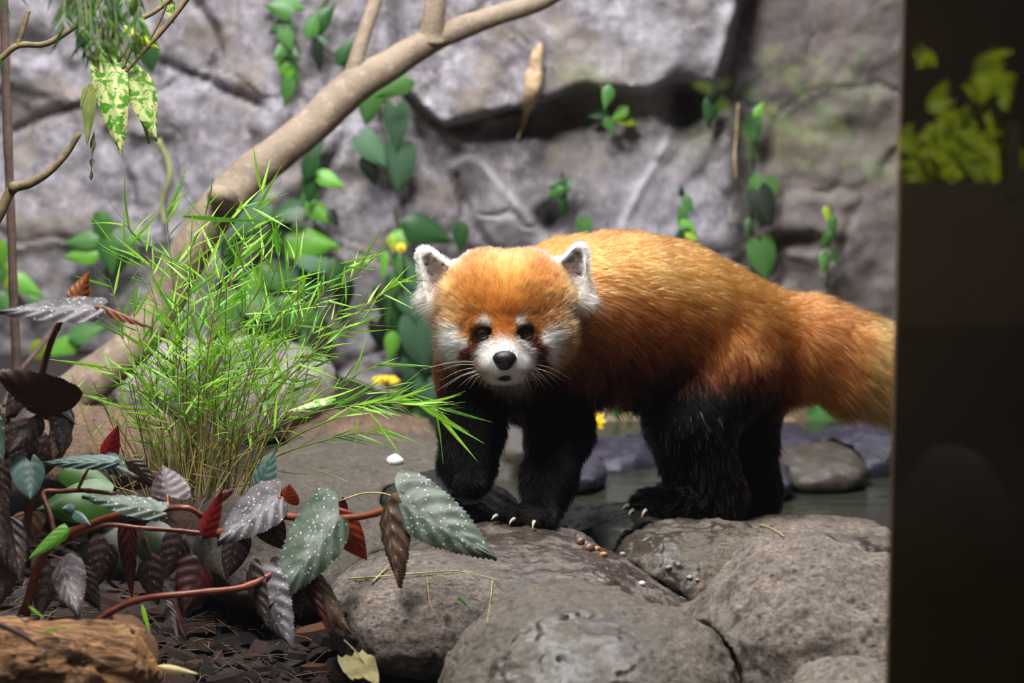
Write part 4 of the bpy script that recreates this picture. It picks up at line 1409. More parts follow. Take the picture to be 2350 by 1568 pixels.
vine('leafy vine column hanging behind the left ear down to the stream', [(905, 480), (920, 560), (900, 680), (910, 800), (960, 900), (990, 1040)],
     [(984, 530, 128, 20, 'do'), (1056, 545, 74, 92, 'do'), (930, 545, 70, 10, 'bo'), (900, 560, 46, 80, 'lo'), (880, 610, 70, 95, 'bs'), (915, 612, 70, 85, 'mo'), (945, 640, 80, 60, 'th'), (905, 660, 76, 100, 'mo'), (868, 690, 50, 90, 'kh'), (940, 700, 90, 70, 'th'), (895, 730, 80, 110, 'mh'), (925, 760, 60, 60, 'dh'),
      (870, 770, 60, 80, 'kh'), (900, 795, 70, 95, 'bo'), (970, 800, 130, 80, 'th'), (935, 830, 76, 110, 'dh'), (960, 868, 90, 70, 'th'), (985, 925, 90, 80, 'th'), (970, 985, 90, 100, 'mh'), (1005, 1020, 90, 70, 'mh'), (940, 905, 70, 120, 'kh'), (985, 760, 80, 60, 'mo')])
vine('low bush of rounded leaves on the wall left of the grass', [(250, 640), (240, 590), (230, 540)],
     [(240, 528, 90, 70, 'mo'), (190, 552, 84, 170, 'mo'), (188, 586, 84, 175, 'bo'), (248, 592, 84, 80, 'mh'), (296, 570, 84, 40, 'dh'), (275, 610, 60, 100, 'dh'), (315, 545, 60, -20, 'bs')], name='wall_creeper')
vine('bright leafy patch at the left edge behind the thin trunk', [(-10, 560), (20, 640), (60, 700)],
     [(4, 590, 80, 80, 'bo'), (60, 655, 90, 30, 'bo'), (18, 640, 70, 100, 'lo'), (14, 700, 70, 60, 'mo'), (92, 690, 60, 20, 'mo'), (-10, 640, 60, 120, 'mh')], name='wall_creeper')
vine('bright low leaves between the thin trunk and the slanting branch', [(110, 860), (140, 810), (170, 780)],
     [(120, 840, 90, 150, 'bo'), (160, 790, 100, -30, 'bo'), (90, 815, 70, 100, 'lo'), (200, 760, 90, -20, 'mo')], name='wall_creeper')
vine('dark round leaf stuck on the wall behind the variegated leaves', [(330, 100), (346, 140)], [(345, 135, 72, 80, 'dh'), (300, 120, 54, 150, 'dh')], name='wall_creeper')
vine('small dark sprig on the wall just above the right ear', [(1290, 395), (1288, 440), (1290, 490)],
     [(1278, 424, 42, 160, 'do'), (1302, 420, 44, -80, 'do'), (1272, 446, 50, 150, 'mo'), (1292, 455, 46, 80, 'mo'), (1294, 480, 46, 90, 'do')], name='wall_sprig')
vine('single small leaf on the wall over the shoulder of the panda', [(1340, 500), (1340, 530)], [(1340, 532, 56, 90, 'mh')], name='wall_sprig')
vine('narrow vine of twisted leaves on the wall over the middle of the back', [(1565, 430), (1572, 480), (1575, 560)],
     [(1564, 440, 26, -90, 'do'), (1580, 468, 44, 60, 'mo'), (1562, 496, 52, 110, 'mo'), (1582, 522, 52, 40, 'bo'), (1562, 540, 50, 140, 'do'), (1588, 545, 36, 30, 'lo')], name='wall_sprig')
vine('vine with two large single round leaves over the rump of the panda', [(1720, 330), (1722, 450), (1720, 560), (1730, 640)],
     [(1744, 462, 98, 100, 'mh'), (1756, 480, 90, 70, 'kh'), (1752, 602, 96, 80, 'mh'), (1716, 520, 40, 100, 'do')])  # black leaf stands in for the shadow cast by the upper round leaf
vine('thin vine of small ragged leaves left of the dark frame', [(1905, 470), (1900, 560), (1895, 660)],
     [(1898, 492, 38, 80, 'lo'), (1910, 520, 50, 95, 'mo'), (1896, 556, 52, 120, 'mo'), (1914, 588, 44, 60, 'do'), (1892, 600, 56, 100, 'mo')], name='wall_sprig')
vine('yellowish mossy sprig in the crack below the overhanging slab', [(1380, 200), (1400, 250), (1440, 290)],
     [(1395, 225, 60, 100, 'mo'), (1440, 275, 60, 20, 'lo'), (1420, 262, 54, 140, 'bo'), (1370, 262, 50, 170, 'do'), (1400, 290, 50, 60, 'mo')], name='wall_sprig')
vine('dark leaves in the hollow right of the overhanging slab', [(1620, 190), (1630, 240), (1626, 290)], [(1634, 216, 60, 90, 'kh'), (1630, 262, 60, 100, 'dh'), (1726, 300, 80, 90, 'do'), (1742, 252, 44, -60, 'bo')], name='wall_sprig')
vine('leaves at the foot of the wall under the tail', [(1860, 900), (1890, 950)], [(1868, 940, 78, 110, 'mh'), (1928, 942, 86, 70, 'th'), (1896, 972, 70, 40, 'mh'), (1945, 975, 60, 100, 'kh')], name='wall_creeper')
vine('green leaves at the foot of the wall between the front legs and hind legs', [(1440, 900), (1445, 960)], [(1450, 930, 60, 110, 'lo'), (1415, 945, 50, 70, 'mo')], name='wall_creeper')
# straw-coloured strip and pale root
pts = np.array([W(*q, 0.01) for q in [(1694, 238), (1690, 300), (1686, 360), (1690, 415)]])
tag(mk('dry_stalk', *tube(spline(pts, 12), 3.5 * 4.6 / FPX, 6), M['spike']), 'straw coloured vertical stalk on the wall right of the slab', 'stalk')
pts = np.array([W(*q, 0.02) for q in [(362, 320), (385, 370), (388, 410), (372, 460), (378, 520)]])
tag(mk('hanging_root', *tube(spline(pts, 20), np.linspace(8, 5, 20) * 4.6 / FPX, 6), M['root']), 'pale curved hanging root on the wall below the variegated leaves', 'root')
v_, f_ = [], []
pts = np.array([W(*q, 0.02) for q in [(1188, 318), (1205, 270), (1216, 220), (1228, 160), (1240, 100)]])
tag(mk('dried_flower_spike', *tube(spline(pts, 40), np.interp(np.linspace(0, 1, 40), [0, 0.25, 0.42, 0.6, 0.9, 1], [4, 6, 15, 19, 14, 5]) * 4.6 / FPX, 12, True, 0.8, 9), M['spike']), 'tan dried flower spike leaning on the wall crack over the panda', 'flower spike')


def flower(px, py, d, r, label, ang=0, squash=1.0):
    c = P(px, py, d)
    root = empty('yellow_flower', c, label, 'flower')
    u = np.array([math.cos(ang), 0, math.sin(ang)])
    for k in range(9):
        a = k / 9 * 2 * math.pi
        e = (RGT * math.cos(a) + UPV * math.sin(a) * squash) * r * d / FPX
        V, F, uv, vn = leaf_geo(L=1, Wd=0.24, lobeL=0, lobeR=0, nu=4, nv=1, droop=0.1, cup=0.1, tipw=2.5)
        link('petal', mesh('petal', V, F, M['yellow_petal']), root, frame(c, c + e, TOCAM + UPV * 0.3) @ Matrix.Scale(float(np.linalg.norm(e)), 4))
    mk('flower_centre', *ball(c + TOCAM * 0.002, np.array([0.3, 0.3, 0.3]) * r * d / FPX, None, 6, 8), M['yellow_petal'], root)
    mk('flower_stem', *tube(spline([c - TOCAM * 0.003, c + np.array([0.004, 0.02, -0.03]), c + np.array([0.0, 0.06, -0.09])], 8), 2.5 * d / FPX, 5), M['stem'], root)


flower(1364, 966, 4.4, 28, 'yellow flower seen between the front legs and the belly fur')
flower(884, 872, 4.45, 34, 'yellow orange flower low on the wall left of the raised leg', squash=0.35)
flower(920, 568, 4.55, 13, 'tiny yellow flower in the vine beside the left ear')

# ================================================================ OVERHEAD SHRUB AT TOP LEFT
D0 = 3.22
root = empty('shrub_branch', P(0, 490, D0), 'thin curved shrub branch with brown bark entering at the left edge', 'branch')
p_ = pxline([(-40, 560), (0, 490), (28, 436), (70, 420), (110, 396), (150, 356), (182, 306)], D0, 40)
mk('bough', *tube(p_, np.interp(np.linspace(0, 1, 40), [0, 0.3, 1], [13, 12, 7]) * D0 / FPX, 10, True, 0.25, 5), M['twig'], root)
mk('bud', *ball(P(30, 430, D0 - 0.006), np.array([12, 12, 14]) * D0 / FPX, None, 6, 8), M['twig'], root)
root = empty('shrub_branch', P(0, 140, D0), 'thin forked twig at the upper left corner', 'branch')
for pts, r0, r1 in (([(-40, 170), (0, 136), (42, 104), (100, 102), (150, 76), (210, 30), (240, -20)], 8, 6), ([(40, 106), (52, 70), (66, 24)], 7, 5)):
    p_ = pxline(pts, D0, 24)
    mk('twig', *tube(p_, np.linspace(r0, r1, 24) * D0 / FPX, 8, True, 0.25, 7), M['twig'], root)
root = empty('variegated_shrub', P(300, 120, D0), 'shrub twigs with hanging cream and green variegated leaves at top left', 'shrub')
for pts, r0, r1 in (([(440, -20), (405, 30), (360, 84), (318, 130), (282, 172)], 8, 5), ([(280, -30), (300, 20), (314, 46), (308, 90), (292, 130), (280, 160)], 6, 5), ([(312, 48), (350, 30), (385, 4), (410, -25)], 6, 6), ([(385, 4), (360, 60), (330, 110), (312, 126)], 4, 3)):
    p_ = pxline(pts, D0, 22)
    mk('twig', *tube(p_, np.linspace(r0, r1, 22) * D0 / FPX, 7, True, 0.25, 9), M['twig'], root)
t = NT('leaf_variegated')
v = t.coord('UV')
base_ = t.mix(t.step(t.noise(v, 100, 5, 0.65, 0.5), 0.46, 0.54), S(86, 150, 40), S(222, 226, 160))
base_ = t.mix(t.n('Attribute', attribute_name='vein').outputs['Fac'], base_, t.mix(0.6, base_, S(92, 150, 44)))
t.base(Base_Color=base_, Roughness=0.4)
tr = t.n('BsdfTranslucent', n0=base_)
mx = t.n('MixShader', n0=0.3, n1=t.b.outputs[0], n2=tr.outputs[0])
t.set(t.out.inputs[0], mx.outputs[0])
M['leaf_variegated'] = t.m


def placed_leaf(root, name, mat, b, tp, wpx, N=None, d=None, label=None, nu=12, nv=4, **kw):
    """Leaf between two photo points b, tp = (px, py, depth) whose full width is wpx pixels."""
    b = b if len(b) == 3 else (*b, d)
    tp = tp if len(tp) == 3 else (*tp, d)
    B, Tp = P(*b), P(*tp)
    L = float(np.linalg.norm(Tp - B))
    Wd = wpx * (b[2] + tp[2]) / 2 / FPX / 2
    kw.setdefault('droop', 0.06)
    dr = kw['droop']
    me = leaf_mesh(name, mat, L=L, Wd=Wd, nu=nu, nv=nv, **kw)
    N = TOCAM if N is None else np.asarray(N, float)
    # aim so that the drooped tip lands on the wanted point
    Mx = frame(B, Tp, N) @ Matrix.Rotation(-math.atan(dr), 4, 'Y')
    o = link(name, me, root, Mx)
    return tag(o, label)


VL = dict(veins=5, relief=0.02, cup=0.25, wave=0.02, nu=12, nv=4)
placed_leaf(root, 'leaf', 'leaf_variegated', (236, 96, D0), (276, 352, D0 - 0.02), 112, (-0.1, -1, 0.3), lobeL=0, lobeR=0, **VL)
placed_leaf(root, 'leaf', 'leaf_variegated', (304, 140, D0 + 0.01), (362, 322, D0), 96, (0.5, -1, 0.3), lobeL=0, lobeR=0, **VL)
placed_leaf(root, 'leaf', 'leaf_wilt', (318, 170, D0 + 0.03), (344, 330, D0 + 0.03), 50, (0.8, -1, 0.0), lobeL=0, lobeR=0, **VL)
placed_leaf(root, 'leaf', 'leaf_yellow', (286, 58, D0), (366, 112, D0), 46, (0.0, -0.8, 0.9), lobeL=0, lobeR=0, label='bright yellow green leaf', droop=0.2, veins=5, relief=0.01, cup=0.2)
placed_leaf(root, 'leaf', 'leaf_variegated', (380, -20, D0), (400, 54, D0), 40, (0.4, -1, 0.2), lobeL=0, lobeR=0, **VL)
for b, tp, w_ in (((208, 192), (200, 336), 40), ((204, 195), (184, 250), 24)):
    placed_leaf(root, 'leaf', 'leaf_wilt', b, tp, w_, (0.3, -1, 0.2), D0 - 0.01, 'wilted olive leaf', lobeL=0, lobeR=0, fold=0.3, veins=8, relief=0.02)
placed_leaf(root, 'leaf', 'leaf_dry', (216, 300), (210, 372), 14, (0.6, -1, 0), D0, 'shrivelled leaf', lobeL=0, lobeR=0, wave=0.08)
placed_leaf(root, 'leaf', 'leaf_dry', (212, 365), (208, 416), 13, (-0.6, -1, 0), D0, 'shrivelled leaf', lobeL=0, lobeR=0, wave=0.1)
for b, tp in (((240, 90), (232, 40)), ((262, 150), (300, 96))):
    mk('twig', *tube(pxline([b, ((b[0] + tp[0]) / 2 + 5, (b[1] + tp[1]) / 2), tp], D0, 8), 3 * D0 / FPX, 5), M['stem'], root)

root = empty('feathery_foliage', P(230, -40, 2.7), 'out of focus feathery green foliage hanging at the top left', 'foliage')
fr = np.random.default_rng(8)
NB = [leaf_mesh('leaflet', m_, L=1, Wd=0.085, lobeL=0, lobeR=0, nu=3, nv=1, droop=0.2, cup=0.1) for m_ in ('leaf_mid', 'leaf_wilt', 'leaf_bright', 'leaf_mid')]
for k in range(20):
    x0 = 160 + 160 * k / 19
    a, b = P(x0, -50, 2.72 + 0.05 * fr.random()), P(x0 + fr.uniform(-25, 25), fr.uniform(60, 140), 2.7)
    s_ = spline([a, (a + b) / 2 + np.array([fr.uniform(-.006, .006), 0, 0]), b], 12)
    mk('frond_stem', *tube(s_, 1.6 * 2.7 / FPX, 4), M['stem'], root)
    for j in range(20):
        c = s_[min(11, j * 12 // 20)]
        e = c + np.array([fr.uniform(-1, 1) * 0.014, fr.uniform(-.01, .01), -fr.uniform(0.008, 0.028)])
        link('leaflet', NB[fr.integers(4)], root, frame(c, e, TOCAM + fr.normal(0, .4, 3)) @ Matrix.Scale(float(np.linalg.norm(e - c)), 4))
for x0, y0, x1, y1 in ((0, -10, 20, 30), (40, -20, 60, 10), (-10, 120, 10, 160), (120, -10, 110, 20)):
    a, b = P(x0, y0, 2.7), P(x1, y1, 2.7)
    link('leaflet', NB[0], root, frame(a, b, TOCAM) @ Matrix.Scale(float(np.linalg.norm(b - a)) * 1.3, 4))

# ================================================================ BEGONIAS
BG = dict(lobeL=0.16, lobeR=0.03, bwL=0.8, bwR=0.3, wL=1.15, wR=0.85, veins=5.5, relief=0.027, cup=0.22, serr=0.016, nu=44, nv=9)
GR = 'ground'


def cane(root, pts, d, r0, r1, mat='cane', name='cane', n=30):
    p_ = pxline(pts, d, n)
    rr_ = np.linspace(r0, r1, n)
    rr_ = rr_ * (1 + 0.35 * np.clip(np.cos(np.linspace(0, len(pts) * 2 * math.pi, n)), 0, 1) ** 12)
    return mk(name, *tube(p_, rr_ * (d or pts[0][2]) / FPX, 9), M[mat], root)


def bl(root, mat, b, tp, w_, d, N=(0, -1, 0.35), label=None, flip=False, stalk=None, **kw):
    k = dict(BG)
    k.update(kw)
    if flip:
        for q in ('lobe', 'bw', 'w'):
            k[q + 'L'], k[q + 'R'] = k[q + 'R'], k[q + 'L']
    o = placed_leaf(root, 'leaf', mat, b, tp, w_, N, d, label, **k)
    if stalk:
        a = P(*(b if len(b) == 3 else (*b, d)))
        c = P(*(stalk if len(stalk) == 3 else (*stalk, b[2] if d is None else d)))
        mk('leaf_stalk', *tube(spline([c, (a + c) / 2 - UPV * 0.002, a], 8), 4.5 * 3.1 / FPX, 6), M['cane'], root)
    return o


# right-hand cane
rt = empty('begonia', P(480, 1220, 3.12), 'begonia cane reaching right with large white spotted green leaves over the rock', 'begonia', 'spotted begonias')
cane(rt, [(470, 1226, 3.14), (545, 1216, 3.12), (610, 1183, 3.10), (700, 1190, 3.08), (780, 1190, 3.07), (850, 1182, 3.06), (925, 1154, 3.05)], None, 10, 7)
cane(rt, [(500, 1232, 3.15), (560, 1220, 3.14), (625, 1214, 3.12)], None, 6, 5)
bl(rt, 'begonia_green', (778, 1184, 3.05), (616, 1392, 3.0), 166, None, (-0.35, -1, 0.35), 'large green leaf with white spots hanging down left', lobeL=0.2, wL=1.2, wR=0.8, bwL=0.95)
bl(rt, 'begonia_green', (922, 1152, 3.04), (1138, 1279, 3.0), 160, None, (0.2, -1, 0.5), 'large green leaf with white spots pointing right', flip=True, lobeL=0.22, bwL=0.95)
bl(rt, 'begonia_brown', (884, 1160, 3.04), (912, 1348, 3.02), 92, None, (-0.3, -1, 0.1), 'bronze brown narrow hanging leaf', flip=True, relief=0.05, cup=0.5)
bl(rt, 'begonia_rust', (776, 1180, 3.08), (842, 1286, 3.08), 96, None, (0.3, -1, -0.2), 'rust red leaf underside', lobeL=0.2, lobeR=0.1)
bl(rt, 'begonia_silver', (642, 1138, 3.09), (498, 1242, 3.04), 150, None, (-0.4, -0.9, 0.6), 'silvery purple spotted leaf', lobeL=0.24, bwL=0.95, stalk=(640, 1186))
bl(rt, 'begonia_teal', (590, 1120, 3.12), (628, 1036, 3.12), 70, None, (-0.3, -1, 0.2), lobeL=0.1, lobeR=0.1)
bl(rt, 'begonia_dark', (616, 1190, 3.1), (652, 1262, 3.1), 88, None, (0.2, -1, 0.0), lobeL=0.2, lobeR=0.2)
bl(rt, 'begonia_rust', (655, 1152, 3.1), (664, 1112, 3.1), 60, None, (0, -1, 0.2), 'small young orange red leaf', lobeL=0.1, lobeR=0.1, stalk=(658, 1186))
bl(rt, 'begonia_maroon', (780, 1180, 3.1), (788, 1140, 3.1), 36, None, (0, -1, -0.2), lobeL=0.1, lobeR=0.1)
# lower cane
lo_ = empty('begonia', P(225, 1425, 3.0), 'low begonia cane arching over the bark with dark drooping leaves', 'begonia', 'spotted begonias')
cane(lo_, [(205, 1440, 3.0), (260, 1402, 2.99), (330, 1374, 2.98), (450, 1361, 2.98), (560, 1348, 3.0), (640, 1310, 3.03)], None, 7, 8)
bl(lo_, 'begonia_silver', (590, 1335, 3.02), (668, 1484, 2.98), 116, None, (-0.4, -1, 0.4), 'greyish silver drooping leaf', flip=True)
bl(lo_, 'begonia_dark', (568, 1312, 3.02), (612, 1440, 3.0), 70, None, (-0.6, -1, 0.2), flip=True)
bl(lo_, 'begonia_brown', (700, 1300, 3.05), (806, 1452, 3.03), 92, None, (0.5, -1, 0.4), 'long dark leaf leaning on the rock', fold=0.3)
bl(lo_, 'begonia_maroon', (690, 1310, 3.04), (752, 1452, 3.02), 60, None, (-0.7, -0.8, 0.0), 'dark red leaf edge', fold=0.3)
bl(lo_, 'begonia_dark', (660, 1290, 3.05), (690, 1420, 3.04), 84, None, (0.0, -1, 0.1))
bl(lo_, 'begonia_maroon', (468, 1302, 3.04), (420, 1412, 3.02), 112, None, (0.1, -1, -0.1), 'dark maroon leaf underside', serr=0.03)
bl(lo_, 'begonia_maroon', (392, 1378, 3.0), (428, 1470, 2.98), 40, None, (0.5, -1, 0), 'dark red hanging leaf', fold=0.4)
bl(lo_, 'begonia_purple', (380, 1380, 2.99), (406, 1462, 2.97), 34, None, (-0.5, -1, 0.3))
# middle creeping plant
md = empty('begonia', P(105, 1290, 3.0), 'creeping begonia with red canes and silvery spotted leaves at lower left', 'begonia', 'spotted begonias')
cane(md, [(55, 1412, 3.02), (88, 1300, 3.02), (125, 1240, 3.02), (180, 1215, 3.02), (265, 1184, 3.0), (360, 1170, 2.99), (428, 1166, 2.98), (462, 1184, 2.99)], None, 11, 6)
cane(md, [(160, 1236, 3.03), (240, 1206, 3.03), (320, 1212, 3.03), (400, 1218, 3.04), (485, 1226, 3.05)], None, 6, 5)
cane(md, [(128, 1240, 3.02), (114, 1180, 3.03), (100, 1132, 3.04), (140, 1128, 3.04), (196, 1126, 3.03), (262, 1134, 3.02)], None, 7, 5, 'cane_brown')
cane(md, [(178, 1126, 3.03), (190, 1100, 3.03), (206, 1070, 3.03)], None, 4, 3)
bl(md, 'begonia_green', (372, 1172, 2.97), (190, 1136, 2.95), 92, None, (0.0, -0.55, 1), 'spotted green leaf with bright wet highlight', lobeL=0.1, lobeR=0.1)
bl(md, 'begonia_purple', (384, 1136, 3.0), (372, 1064, 3.02), 104, None, (0, -0.9, 0.6), 'rounded silvery purple leaf', lobeL=0.2, lobeR=0.2, serr=0.035, stalk=(386, 1166, 2.99))
bl(md, 'begonia_teal', (258, 1060, 3.02), (84, 1062, 3.0), 52, None, (0.0, -0.7, 0.8), 'blue green spotted leaf', lobeL=0.1, lobeR=0.1)
bl(md, 'begonia_teal', (70, 1060, 2.98), (70, 1146, 2.96), 96, None, (0.1, -1, 0.5), 'small rounded blue green leaf', lobeL=0.25, lobeR=0.25, serr=0.0)
bl(md, 'begonia_green', (240, 1062, 3.04), (322, 1096, 3.02), 34, None, (0, -0.8, 0.8), fold=0.4)
bl(md, 'begonia_green', (262, 1040, 3.05), (300, 1092, 3.04), 40, None, (0.5, -0.8, 0.4), fold=0.3)
bl(md, 'begonia_red', (236, 1052, 3.06), (270, 976, 3.06), 54, None, (-0.2, -1, 0.0), 'crimson upright leaf', fold=0.3, lobeL=0, lobeR=0)
bl(md, 'begonia_red', (460, 1226, 2.97), (508, 1124, 2.97), 54, None, (-0.4, -1, 0.1), 'crimson young leaf', fold=0.35, lobeL=0, lobeR=0, serr=0.03)
bl(md, 'begonia_maroon', (500, 1140, 3.0), (540, 1122, 3.02), 30, None, (0, -1, 0.3), lobeL=0, lobeR=0)
bl(md, 'begonia_teal', (168, 1172, 2.98), (144, 1168, 2.97), 32, None, (0, -1, 0.4), lobeL=0.2, lobeR=0.2, nu=10, nv=4, serr=0)
bl(md, 'begonia_teal', (172, 1176, 2.98), (208, 1206, 2.97), 28, None, (0, -1, 0.4), lobeL=0.1, lobeR=0.1, nu=10, nv=4, serr=0)
bl(md, 'leaf_bright', (160, 1216, 2.99), (64, 1284, 2.98), 42, None, (0.2, -1, 0.4), 'plain light green leaf', lobeL=0, lobeR=0, serr=0, relief=0.01)
bl(md, 'begonia_brown', (322, 1208, 3.0), (352, 1286, 2.99), 22, None, (0.6, -1, 0.2), 'narrow spotted leaf seen edge on', fold=0.6, lobeL=0, lobeR=0)
bl(md, 'begonia_maroon', (296, 1210, 3.02), (304, 1372, 3.02), 52, None, (0.4, -1, 0.0), 'dark red drooping leaf', lobeL=0, lobeR=0)
bl(md, 'begonia_purple', (140, 1290, 3.02), (178, 1412, 2.98), 96, None, (0.2, -1, 0.3), 'hanging purple grey leaf', flip=True)
bl(md, 'begonia_dark', (20, 1190, 3.0), (46, 1340, 2.97), 92, None, (-0.2, -1, 0.3))
bl(md, 'begonia_dark', (-10, 1140, 3.0), (14, 1300, 2.98), 80, None, (0.3, -1, 0.3))
bl(md, 'begonia_dark', (120, 1300, 3.04), (90, 1420, 3.02), 80, None, (0.3, -1, 0.3))
bl(md, 'begonia_green', (-8, 930, 2.96), (8, 1074, 2.95), 42, None, (0.3, -1, 0.2), lobeL=0, lobeR=0)
# tall left plant
tl = empty('begonia', P(60, 1300, 3.04), 'tall begonia at the left edge with a silver leaf held out flat', 'begonia', 'spotted begonias')
cane(tl, [(58, 1300, 3.06), (70, 1100, 3.04), (80, 960, 3.02), (92, 880, 3.0), (112, 800, 2.98), (128, 760, 2.96), (150, 716, 2.95)], None, 10, 6, 'cane_brown')
bl(tl, 'begonia_silver', (226, 706, 2.93), (-6, 712, 2.9), 110, None, (0.05, -0.62, 1), 'large silver spotted leaf seen nearly edge on', lobeL=0.12, lobeR=0.1, relief=0.02)
cane(tl, [(140, 728, 2.95), (180, 712, 2.94), (226, 706, 2.93)], None, 5, 4)
bl(tl, 'begonia_ochre', (172, 698, 2.97), (206, 622, 2.98), 92, None, (0.1, -1, -0.4), 'orange brown crinkled leaf underside', lobeL=0, lobeR=0, serr=0.04, tipw=0.5, stalk=(160, 716, 2.95))
bl(tl, 'begonia_ochre', (228, 698, 2.96), (350, 752, 2.95), 30, None, (0.2, -0.5, 0.9), 'orange brown leaf seen edge on', fold=0.5, lobeL=0, lobeR=0)
bl(tl, 'begonia_umber', (140, 950, 2.98), (-20, 858, 2.95), 150, None, (0.1, -0.9, -0.5), 'large dark brown leaf underside', lobeL=0.1, lobeR=0.3)
bl(tl, 'begonia_silver', (152, 934, 2.99), (142, 1044, 2.98), 76, None, (0.5, -1, 0.3), lobeL=0.1, lobeR=0.1)
bl(tl, 'begonia_dark', (90, 956, 2.99), (20, 1040, 2.97), 90, None, (0, -1, 0.5))
bl(tl, 'begonia_dark', (60, 990, 3.02), (40, 1090, 3.02), 100, None, (0, -1, 0.3))
for k, (b_, t_, w_, d_, m_) in enumerate([((30, 980), (-20, 1080), 90, 3.05, 'begonia_dark'), ((110, 1000), (60, 1120), 100, 3.08, 'begonia_dark'), ((150, 985), (120, 1060), 70, 3.06, 'begonia_brown'), ((20, 1230), (-10, 1400), 100, 3.0, 'begonia_purple'), ((180, 1300), (230, 1400), 80, 3.08, 'begonia_dark'),
                                           ((60, 1180), (30, 1270), 90, 3.08, 'begonia_brown'), ((-20, 1050), (20, 1180), 90, 3.04, 'begonia_dark'), ((70, 880), (10, 960), 110, 3.04, 'begonia_dark')]):
    bl(tl, m_, b_, t_, w_, d_, (0.2 - 0.1 * (k % 4), -1, 0.35), flip=bool(k % 2))
for k, (b_, t_, w_, d_, m_) in enumerate([((420, 1240), (380, 1330), 84, 3.08, 'begonia_dark'), ((540, 1240), (520, 1330), 76, 3.12, 'begonia_dark'), ((250, 1250), (220, 1350), 90, 3.09, 'begonia_dark'), ((330, 1290), (360, 1390), 80, 3.08, 'begonia_dark'), ((300, 1060), (360, 1120), 60, 3.08, 'begonia_dark')]):
    bl(md, m_, b_, t_, w_, d_, (0.3 - 0.15 * k, -1, 0.25), flip=bool(k % 2))
# plain broad-leaved plant behind them
pb = empty('broad_leaved_plant', P(230, 1330, 3.16), 'plain dark green broad leaves behind the begonia canes', 'plant')
placed_leaf(pb, 'leaf', 'leaf_broad', (250, 1140, 3.12), (80, 1170, 3.1), 130, (0, -1, 0.6), lobeL=0.1, lobeR=0.1, veins=5, relief=0.01, cup=0.2)
placed_leaf(pb, 'leaf', 'leaf_broad', (150, 1080, 3.14), (270, 1120, 3.14), 80, (0, -1, 0.6), lobeL=0.1, lobeR=0.1, veins=5, relief=0.01, cup=0.2)
placed_leaf(pb, 'leaf', 'leaf_grove', (200, 1240, 3.12), (330, 1330, 3.1), 150, (0, -1, 0.3), lobeL=0.1, lobeR=0.1, veins=5, relief=0.01, cup=0.2)
placed_leaf(pb, 'leaf', 'leaf_grove', (330, 1230, 3.14), (440, 1300, 3.12), 120, (0, -1, 0.3), lobeL=0.1, lobeR=0.1, veins=5, relief=0.01, cup=0.2)
for a, b in (((250, 1140, 3.12), (235, 1330, 3.16)), ((200, 1240, 3.12), (225, 1335, 3.16)), ((330, 1230, 3.14), (250, 1335, 3.16))):
    mk('leaf_stalk', *tube(spline([P(*a), (P(*a) + P(*b)) / 2 + np.array([0, .01, 0]), P(*b)], 8), 4 * 3.1 / FPX, 6), M['stem'], pb)
vine('variegated lime leaves on the soil behind the lower begonia cane', [(500, 1330), (540, 1290)], [(520, 1296, 80, 20, 'bh'), (556, 1268, 56, -40, 'lh'), (520, 1330, 90, 170, 'lo'), (570, 1320, 60, 10, 'lo')], name='creeping_plant', depth=3.45, cat='plant')
vine('small bright leaves between the bark chips and the pale rock end', [(770, 1400), (772, 1380)], [(770, 1386, 30, 80, 'bo'), (776, 1376, 26, -60, 'bo')], name='seedling', depth=3.2, cat='plant')

# ================================================================ BAMBOO GRASS
bam = empty('bamboo_grass', P(430, 1130, 3.3), 'clump of fine bamboo grass with bright green blades and tan stems', 'grass')
BM = []
for k, m_ in enumerate(('blade1', 'blade2', 'blade1', 'blade2', 'blade3')):
    BM.append(leaf_mesh('blade', m_, L=1, Wd=[0.043, 0.043, 0.043, 0.043, 0.022][k], lobeL=0, lobeR=0, nu=6, nv=1, droop=[0.05, 0.12, 0.25, 0.16, 0.2][k], cup=0.22, tipw=[0.7, 0.7, 0.75, 0.65, 0.7][k]))
g = np.random.default_rng(21)
blades = []          # (base, tip, mesh index)


def culm(pts3, r0, r1, mat, n=14, name='stem'):
    p_ = spline(pts3, n)
    mk(name, *tube(p_, np.linspace(r0, r1, n) * 3.3 / FPX, 5, False), M[mat], bam)
    return p_


def leafy(p_, t0, count, ln, spread, dry=0.0, sweep=0.75):
    n = len(p_)
    for j in range(count):
        tpos = t0 + (1 - t0) * (j + g.random()) / count
        i = min(n - 2, int(tpos * (n - 1)))
        b = p_[i] + (p_[i + 1] - p_[i]) * (tpos * (n - 1) - i)
        ax = p_[i + 1] - p_[i]
        ax /= np.linalg.norm(ax)
        sd_ = g.normal(0, 1, 3) * np.array([1, 0.6, 0.7])
        sd_ -= ax * (sd_ @ ax)
        sd_ /= np.linalg.norm(sd_) + 1e-9
        dv = ax * sweep + sd_ * spread + np.array([0, 0, -0.12])
        dv /= np.linalg.norm(dv)
        l_ = ln * g.uniform(0.6, 1.25) * 3.3 / FPX
        mi = 4 if g.random() < dry else int(g.choice([0, 1, 2, 3], p=[0.3, 0.25, 0.3, 0.15]))
        blades.append((b, b + dv * l_, mi))


